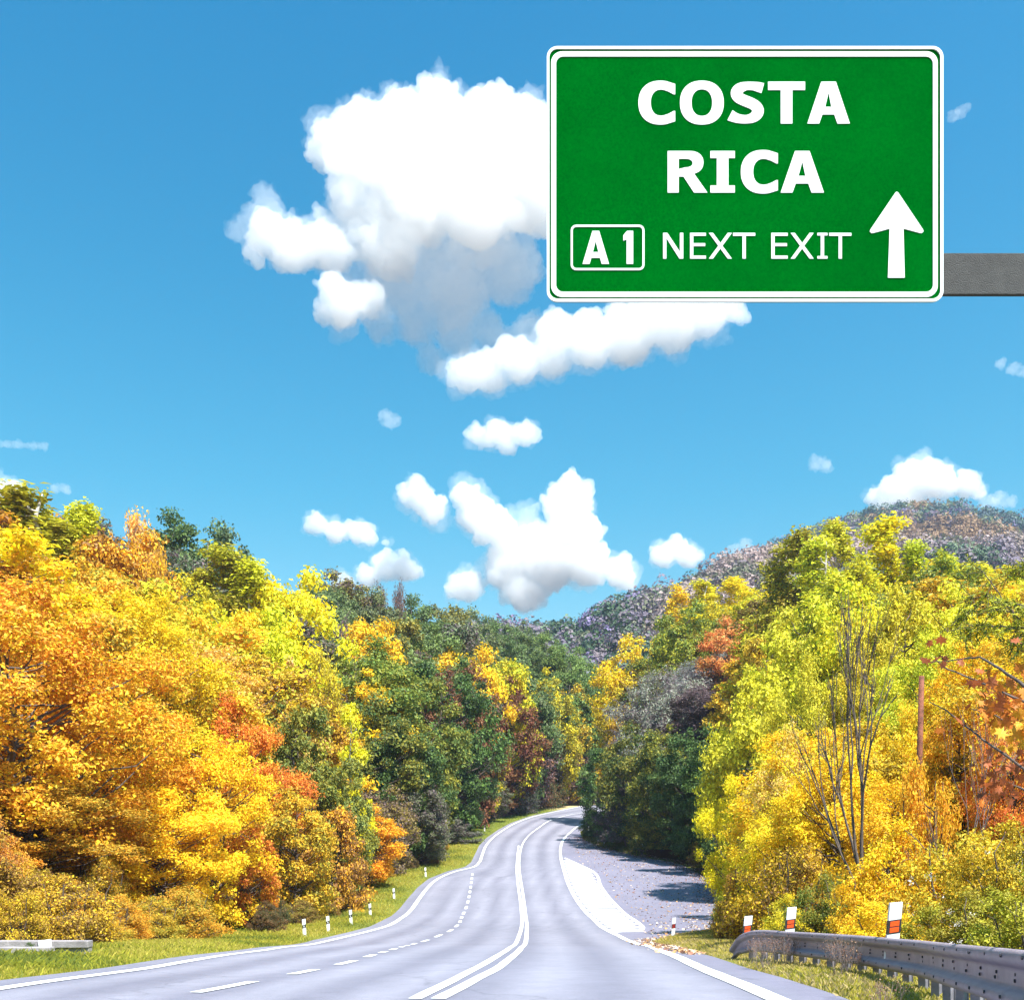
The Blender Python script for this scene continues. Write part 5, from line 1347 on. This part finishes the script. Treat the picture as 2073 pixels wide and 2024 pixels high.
def bold_row(chars, y0, y1):
    H_ = y1 - y0; t = H_ * .205
    for ch, x0, x1 in chars:
        W = x1 - x0; cx, cyy = (x0 + x1) / 2, (y0 + y1) / 2
        if ch == 'O':
            letter([ell(cx, cyy, W / 2, H_ / 2 + 4, 0, 360, 56)[:-1], ell(cx, cyy, W / 2 - 46, H_ / 2 - 30, 0, 360, 56)[:-1]])
        elif ch == 'C':
            ccx = x0 + W * .60
            o = ell(ccx, cyy, W * .60, H_ / 2 + 4, 78, 282, 40)
            i_ = ell(ccx + 2, cyy, W * .60 - 47, H_ / 2 - 31, 285, 75, 40)
            letter([[(x1, y0 + H_ * .055)] + o + [(x1, y1 - H_ * .055), (x1, y1 - H_ * .30), (x1 - 6, y1 - H_ * .30)] + [(x1 - 26, y1 - H_ * .235)] + i_ + [(x1 - 26, y0 + H_ * .235), (x1 - 6, y0 + H_ * .30), (x1, y0 + H_ * .30)]])
        elif ch == 'S':
            # spine of the S with its stroke thickness
            sx = lambda a: x0 + W * a
            sy = lambda a: y0 + H_ * a
            spine = [(.93, .155, 40), (.80, .125, 38), (.66, .102, 33), (.50, .098, 32), (.36, .125, 38), (.245, .19, 44), (.20, .27, 47), (.235, .355, 45), (.34, .42, 43), (.50, .475, 43), (.66, .535, 43), (.765, .61, 45), (.80, .70, 47), (.755, .795, 44), (.63, .87, 38), (.47, .90, 33), (.32, .893, 34), (.17, .862, 38), (.02, .80, 44)]
            P = np.array([(sx(a), sy(b)) for a, b, c in spine]); w = np.array([c for *_, c in spine])
            tt = np.arange(len(P)); ti = np.linspace(0, len(P) - 1, 80)
            fx, fy, fw = pchip(tt, P[:, 0]), pchip(tt, P[:, 1]), pchip(tt, w)
            Q = np.stack([fx(ti), fy(ti)], 1)
            kern = np.ones(5) / 5
            for c_ in range(2):
                pad = np.pad(Q[:, c_], 2, mode='reflect', reflect_type='odd'); Q[:, c_] = np.convolve(pad, kern, 'valid')
            T_ = np.gradient(Q, axis=0); T_ /= np.linalg.norm(T_, axis=1, keepdims=True)
            N_ = np.stack([-T_[:, 1], T_[:, 0]], 1); ww = fw(ti)[:, None] / 2
            a, b = Q + N_ * ww, Q - N_ * ww
            pa = np.array([sp(*p) for p in a]); pb = np.array([sp(*p) for p in b]); n_s = len(pa)
            V = np.zeros((4 * n_s, 3))
            for q, (pp_, yy_) in enumerate(((pa, SD - .004), (pb, SD - .004), (pa, SD), (pb, SD))):
                V[q * n_s:(q + 1) * n_s, 0] = pp_[:, 0]; V[q * n_s:(q + 1) * n_s, 2] = pp_[:, 1]; V[q * n_s:(q + 1) * n_s, 1] = yy_
            i = np.arange(n_s - 1)
            Fs = np.vstack([np.stack([i, i + 1, n_s + i + 1, n_s + i], -1), np.stack([i, 2 * n_s + i, 2 * n_s + i + 1, i + 1], -1), np.stack([n_s + i, n_s + i + 1, 3 * n_s + i + 1, 3 * n_s + i], -1)])
            link(bpy.data.objects.new('letter', np_mesh('letter', V - np.array(S0), F4=Fs, mat=M_SIGNW)), sign)
        elif ch == 'T':
            s0 = cx - 23; letter([[(x0, y0), (x1, y0), (x1, y0 + 33), (s0 + 46, y0 + 33), (s0 + 46, y1), (s0, y1), (s0, y0 + 33), (x0, y0 + 33)]])
        elif ch == 'I':
            s0 = cx - 23; letter([[(x0, y0), (x1, y0), (x1, y0 + 28), (s0 + 46, y0 + 28), (s0 + 46, y1 - 28), (x1, y1 - 28), (x1, y1), (x0, y1), (x0, y1 - 28), (s0, y1 - 28), (s0, y0 + 28), (x0, y0 + 28)]])
        elif ch == 'A':
            ax0, ax1 = cx - 29, cx + 29
            letter([[(ax0, y0), (ax1, y0), (x1, y1), (x1 - 49, y1), (x1 - 62, y1 - 36), (x0 + 60, y1 - 36), (x0 + 47, y1), (x0, y1)],
                    [(cx, y0 + 42), (x0 + 71, y1 - 66), (x1 - 73, y1 - 66)]])
        elif ch == 'R':
            bw = x0 + W * .55
            bow = ell(bw, y0 + H_ * .275, W * .35, H_ * .275, 90, -90, 22)
            letter([[(x0, y0)] + bow[:-4] + [(x0 + W * .665, y0 + H_ * .545), (x1, y1), (x1 - 53, y1), (x0 + W * .40, y1 - H_ * .385), (x0 + 44, y1 - H_ * .385), (x0 + 44, y1), (x0, y1)],
                    [(x0 + 44, y0 + 31)] + ell(x0 + W * .44, y0 + H_ * .29, W * .19, H_ * .105, 90, -90, 14) + [(x0 + 44, y0 + H_ * .435)]])
bold_row([('C', 417, 563), ('O', 582, 756), ('S', 778, 921), ('T', 932, 1079), ('A', 1088, 1257)], 190, 356)
bold_row([('R', 533, 691), ('I', 703, 800), ('C', 824, 971), ('A', 982, 1154)], 465, 630)
def thin_row(chars, y0, y1, t=13.0):
    for ch, x0, x1 in chars:
        cx = (x0 + x1) / 2; m_ = (y0 + y1) / 2; h_ = t * .88
        if ch == 'N': letter([[(x0, y0), (x0 + 17, y0), (x1 - t, y1 - 26), (x1 - t, y0), (x1, y0), (x1, y1), (x1 - 15, y1), (x0 + t, y0 + 20), (x0 + t, y1), (x0, y1)]])
        elif ch == 'E': letter([[(x0, y0), (x1, y0), (x1, y0 + h_), (x0 + t, y0 + h_), (x0 + t, m_ - 10), (x1 - 3, m_ - 10), (x1 - 3, m_ + h_ - 10), (x0 + t, m_ + h_ - 10), (x0 + t, y1 - h_), (x1, y1 - h_), (x1, y1), (x0, y1)]])
        elif ch == 'X': letter([[(x0, y0), (x0 + 16, y0), (cx, m_ - 11), (x1 - 16, y0), (x1, y0), (cx + 8, m_), (x1, y1), (x1 - 16, y1), (cx, m_ + 11), (x0 + 16, y1), (x0, y1), (cx - 8, m_)]])
        elif ch == 'T': letter([[(x0, y0), (x1, y0), (x1, y0 + h_), (cx + t / 2, y0 + h_), (cx + t / 2, y1), (cx - t / 2, y1), (cx - t / 2, y0 + h_), (x0, y0 + h_)]])
        elif ch == 'I': letter([[(x0, y0), (x1, y0), (x1, y0 + 10), (cx + t / 2, y0 + 10), (cx + t / 2, y1 - 10), (x1, y1 - 10), (x1, y1), (x0, y1), (x0, y1 - 10), (cx - t / 2, y1 - 10), (cx - t / 2, y0 + 10), (x0, y0 + 10)]])
thin_row([('N', 515, 595), ('E', 622, 685), ('X', 697, 788), ('T', 793, 881), ('E', 945, 1010), ('X', 1022, 1113), ('I', 1128, 1168), ('T', 1175, 1263)], 790, 892)
letter([[(234, 782), (261, 782), (300, 913), (271, 913), (264, 889), (230, 889), (223, 913), (195, 913)], [(247, 822), (236, 866), (258, 866)]])
letter([[(372, 782), (396, 782), (396, 913), (370, 913), (370, 815), (357, 821), (357, 799)]])

G0 = Vector((5.75, SD + .12, float(H(5.75, SD + .12))))
gan = empty('sign_gantry', G0)
tag(gan, 'thick grey steel arm carrying the green sign from the right border', 'sign arm')
za, zb_ = sp(0, 868)[1] + .040, sp(0, 1031)[1] + .036
xa = sp(900, 0)[0]
bm = bmesh.new(); add_box(bm, Vector(((xa + 5.75) / 2, SD + .085, (za + zb_) / 2)) - G0, (5.75 - xa, .03, za - zb_), .004)
bm_obj('arm', bm, M_ARM, gan)
bm = bmesh.new(); add_box(bm, Vector((5.75 + .14, SD + .12, (zb_ + za) / 2 + .2)) - G0 + Vector((0, 0, -(za - G0.z) / 2 + .0)), (.28, .26, za - G0.z + .6), .02)
bm_obj('mast', bm, M_ARM, gan)
bm = bmesh.new(); add_box(bm, Vector((.14, 0, .05)), (.55, .5, .10), .01); bm_obj('base_plate', bm, M_ARM, gan)
for zz in (za - .05, zb_ + .05):
    bm = bmesh.new(); add_box(bm, Vector((sp(900, 0)[0] + .3, SD + .037, zz)) - G0, (.5, .026, .06), .002); bm_obj('bracket', bm, M_ARM, gan)

# ------------------------------------------------------------------ clouds: closed bodies of white vapour, far behind the hills
def cloud_mat(name, dens):
    m = bpy.data.materials.new(name); m.use_nodes = True
    nt = m.node_tree; nt.nodes.clear()
    o = nt.nodes.new('ShaderNodeOutputMaterial'); v = nt.nodes.new('ShaderNodeVolumeScatter')
    v.inputs['Color'].default_value = (0.93, 0.94, 0.96, 1); v.inputs['Density'].default_value = dens; v.inputs['Anisotropy'].default_value = 0.0
    nt.links.new(v.outputs[0], o.inputs['Volume'])
    return m
M_CLOUD = cloud_mat('cloud_vapour', 0.03)
M_WISP = cloud_mat('thin_cloud_vapour', 0.012)
M_BASE = cloud_mat('cloud_base_vapour', 0.012)
M_FRINGE = cloud_mat('cloud_fringe_vapour', 0.0065)
ICO = None
def ico(sub):
    bm = bmesh.new(); bmesh.ops.create_icosphere(bm, subdivisions=sub, radius=1)
    V = np.array([v.co[:] for v in bm.verts]); Fi = np.array([[v.index for v in f.verts] for f in bm.faces]); bm.free()
    return V, Fi
IV, IF = ico(2)
def cloud(label, blobs, dist, mat, depth=0.7, kids=(14, 5), vox=0.036, seed=1, rag=.9, parent=None):
    r_ = np.random.default_rng(seed)
    if mat is M_WISP: rag = 2.1
    sc_ = dist / DS
    S = []
    for (u, v, r) in blobs:
        c = np.array([(u - DU) * sc_, dist + r_.normal() * r * sc_ * .35, (DHV - v) * sc_]); rad = r * sc_
        S.append((c, rad * .92))
        for k in range(kids[0]):
            d = r_.normal(size=3); d /= np.linalg.norm(d); d[2] = d[2] if d[2] > -.35 else d[2] * .35
            c2 = c + d * rad * r_.uniform(.75, 1.0); q = rad * r_.uniform(.22, .50)
            S.append((c2, q))
            for j in range(kids[1]):
                e = r_.normal(size=3); e /= np.linalg.norm(e)
                e = e + d * .6; e /= np.linalg.norm(e)
                S.append((c2 + e * q * r_.uniform(.8, 1.05), q * r_.uniform(.2, .48)))
    C = np.array([a for a, b in S]); Rr = np.array([b for a, b in S])
    yc = dist; C[:, 1] = yc + (C[:, 1] - yc) * depth
    n = len(S)
    V = (C[:, None, :] + IV[None] * Rr[:, None, None]).reshape(-1, 3)
    Fq = (IF[None] + (np.arange(n) * len(IV))[:, None, None]).reshape(-1, 3)
    ctr = C.mean(0)
    me = np_mesh('cloud', V - ctr, F3=Fq, mat=mat)
    o = link(bpy.data.objects.new('cloud', me))
    sz = np.median([b[2] for b in blobs]) * sc_
    vx = max(1.5, vox * sz)
    def remesh(size, smooth):
        md = o.modifiers.new('Remesh', 'REMESH'); md.mode = 'VOXEL'; md.voxel_size = size
        if smooth:
            ms = o.modifiers.new('Smooth', 'SMOOTH'); ms.iterations = smooth; ms.factor = .5
        me2 = bpy.data.meshes.new_from_object(o.evaluated_get(bpy.context.evaluated_depsgraph_get()))
        o.modifiers.clear(); o.data = me2; me2.name = 'cloud'
        me2.materials.clear(); me2.materials.append(mat)
        return me2
    me2 = remesh(vx * 1.25, 3)
    nv = len(me2.vertices); co = np.empty(nv * 3, np.float32); me2.vertices.foreach_get('co', co); co = co.reshape(-1, 3).astype(float)
    no = np.empty(nv * 3, np.float32); me2.vertices.foreach_get('normal', no); no = no.reshape(-1, 3)
    off = r_.uniform(0, 50, 3)
    w = np.zeros(nv)
    for f, a in ((1.1, .42), (2.3, .30), (4.8, .24), (9.8, .19), (19.0, .12), (37.0, .06)):
        w += a * (vnoise(co * (f / sz) + off) - .42)
    co += no * (w * sz * rag)[:, None]
    me2.vertices.foreach_set('co', co.astype(np.float32).ravel()); me2.update()
    remesh(vx, 0)
    o.location = ctr
    if parent is not None:
        o.name = 'cloud_base' if mat is M_BASE else 'cloud_fringe'; o.parent = parent; o.location = Vector(ctr) - parent.location
        return o
    if mat is M_CLOUD:
        # torn, thin outer vapour round the dense body
        cloud(None, [(u, v, r * 1.07 + 1.5) for u, v, r in blobs], dist, M_FRINGE, depth=depth, kids=(10, 4), vox=vox * 1.1, seed=seed + 100, rag=1.15, parent=o)
    return tag(o, label, 'cloud')
def zb(l): return [(451.5 + x * .3409, 122.3 + y * .3409, r * .3409 * .86) for x, y, r in l]
big = cloud('large towering white cumulus cloud partly hidden by the green sign', zb([(540, 420, 150), (740, 390, 170), (960, 340, 190), (1130, 190, 125), (1130, 420, 230), (1400, 380, 190), (1600, 400, 190), (1300, 650, 260), (900, 620, 240), (660, 600, 150), (1600, 700, 240),
      (620, 780, 150), (760, 860, 170), (500, 950, 110), (850, 1050, 150), (190, 930, 140), (330, 1010, 140), (540, 1040, 140), (730, 1000, 110), (1000, 850, 200), (1350, 900, 230), (600, 1370, 140), (720, 1340, 110), (110, 1060, 60), (480, 830, 40)])
      + [(1100, 350, 90), (1150, 470, 80)], 1700, M_CLOUD, seed=3)
cloud(None, zb([(900, 1200, 240), (1200, 1280, 270), (1500, 1150, 230), (1000, 1430, 160), (1240, 1480, 170), (1080, 1640, 90), (1300, 1640, 80), (800, 1450, 110), (620, 1230, 110), (1000, 1000, 220), (1400, 1480, 120), (1520, 1560, 110), (1280, 1700, 60), (1650, 1500, 110)]), 1760, M_BASE, seed=31, parent=big, kids=(6, 0), vox=.05, rag=1.3)
cloud('long white cloud tail showing under the bottom edge of the sign', [(885, 712, 32), (935, 712, 34), (990, 690, 40), (1050, 675, 40), (1120, 655, 46), (1200, 640, 50), (1280, 625, 44), (1340, 610, 38), (1385, 592, 26), (1250, 585, 45), (1060, 630, 30), (1320, 575, 40)], 1520, M_CLOUD, seed=5)
cloud('broad heaped white cloud low over the valley', [(795, 945, 26), (825, 975, 26), (890, 945, 24), (905, 985, 32), (950, 1010, 36), (1000, 1040, 50), (1080, 955, 36), (1085, 1010, 52), (1050, 1075, 52), (960, 1085, 40), (1110, 1080, 42), (1180, 1088, 26), (1190, 1105, 20), (890, 1118, 28), (1000, 1125, 36), (770, 938, 12)], 2600, M_CLOUD, seed=7)
cloud('small flat white cloud in the middle of the sky', [(908, 830, 18), (950, 820, 22), (965, 845, 18), (1000, 828, 22), (930, 838, 18)], 2300, M_CLOUD, seed=8)
cloud('tiny white puff left of the small flat cloud', [(735, 792, 10), (745, 803, 12), (728, 800, 7)], 2300, M_WISP, seed=9)
cloud('elongated small white cloud left of the broad heaped one', [(605, 1000, 20), (640, 1012, 22), (680, 1010, 22), (705, 1030, 12), (735, 1033, 7)], 2600, M_CLOUD, seed=10)
cloud('white cloud touching the ridge trees', [(655, 1108, 18), (700, 1100, 22), (735, 1080, 26), (765, 1082, 26), (785, 1088, 16)], 2700, M_CLOUD, seed=11)
cloud('rounded white cloud between the valley and the right hand hills', [(1262, 1060, 24), (1285, 1045, 24), (1310, 1058, 22), (1330, 1060, 9)], 2600, M_CLOUD, seed=12)
cloud('faint little cloud above the pink hillside', [(1405, 1046, 10), (1418, 1038, 11), (1428, 1044, 8)], 2700, M_WISP, seed=13)
cloud('white cloud rising behind the mountain top', [(1740, 905, 30), (1765, 920, 34), (1700, 935, 28), (1800, 925, 26), (1840, 925, 22), (1862, 935, 12), (1665, 945, 14), (1730, 955, 34), (1685, 965, 16)], 2700, M_CLOUD, seed=14)
cloud('thin cloud scrap right of the cloud behind the mountain', [(1880, 958, 12), (1905, 952, 13), (1925, 955, 8)], 2700, M_WISP, seed=15)
cloud('faint small puff above the olive poplars', [(1552, 884, 11), (1567, 888, 11)], 2500, M_WISP, seed=16)
cloud('white cloud at the left border over the wood', [(5, 945, 26), (30, 945, 20), (-20, 930, 25)], 2700, M_CLOUD, seed=17)
cloud('faint pale puff over the tallest left poplar', [(105, 930, 8), (125, 931, 8)], 2700, M_WISP, seed=18)
cloud('thin pale streak of cloud at the left border', [(k * 8 - 4, 845 + k * .5, 5 + (k % 3)) for k in range(12)], 2500, M_WISP, seed=19)
cloud('thin wisp at the right border below the sign arm', [(1905, 695, 9), (1930, 702, 12), (1948, 708, 9)], 2200, M_WISP, seed=20)
cloud('tiny faint wisp right of the sign', [(1815, 222, 9), (1830, 214, 9), (1840, 209, 6)], 1900, M_WISP, seed=21)

# ------------------------------------------------------------------ haze: one closed box of air
bm = bmesh.new(); add_box(bm, (0, 625, 127), (2860, 1790, 278))
hm = bpy.data.materials.new('haze_air'); hm.use_nodes = True
nt = hm.node_tree; nt.nodes.clear()
o_ = nt.nodes.new('ShaderNodeOutputMaterial'); pv_ = nt.nodes.new('ShaderNodeVolumePrincipled')
pv_.inputs['Color'].default_value = (0.62, 0.72, 1.0, 1); pv_.inputs['Density'].default_value = 0.00026; pv_.inputs['Anisotropy'].default_value = 0.6
nt.links.new(pv_.outputs[0], o_.inputs['Volume'])
tag(bm_obj('haze', bm, hm), 'thin bluish autumn haze filling the valley', 'haze', kind='stuff')
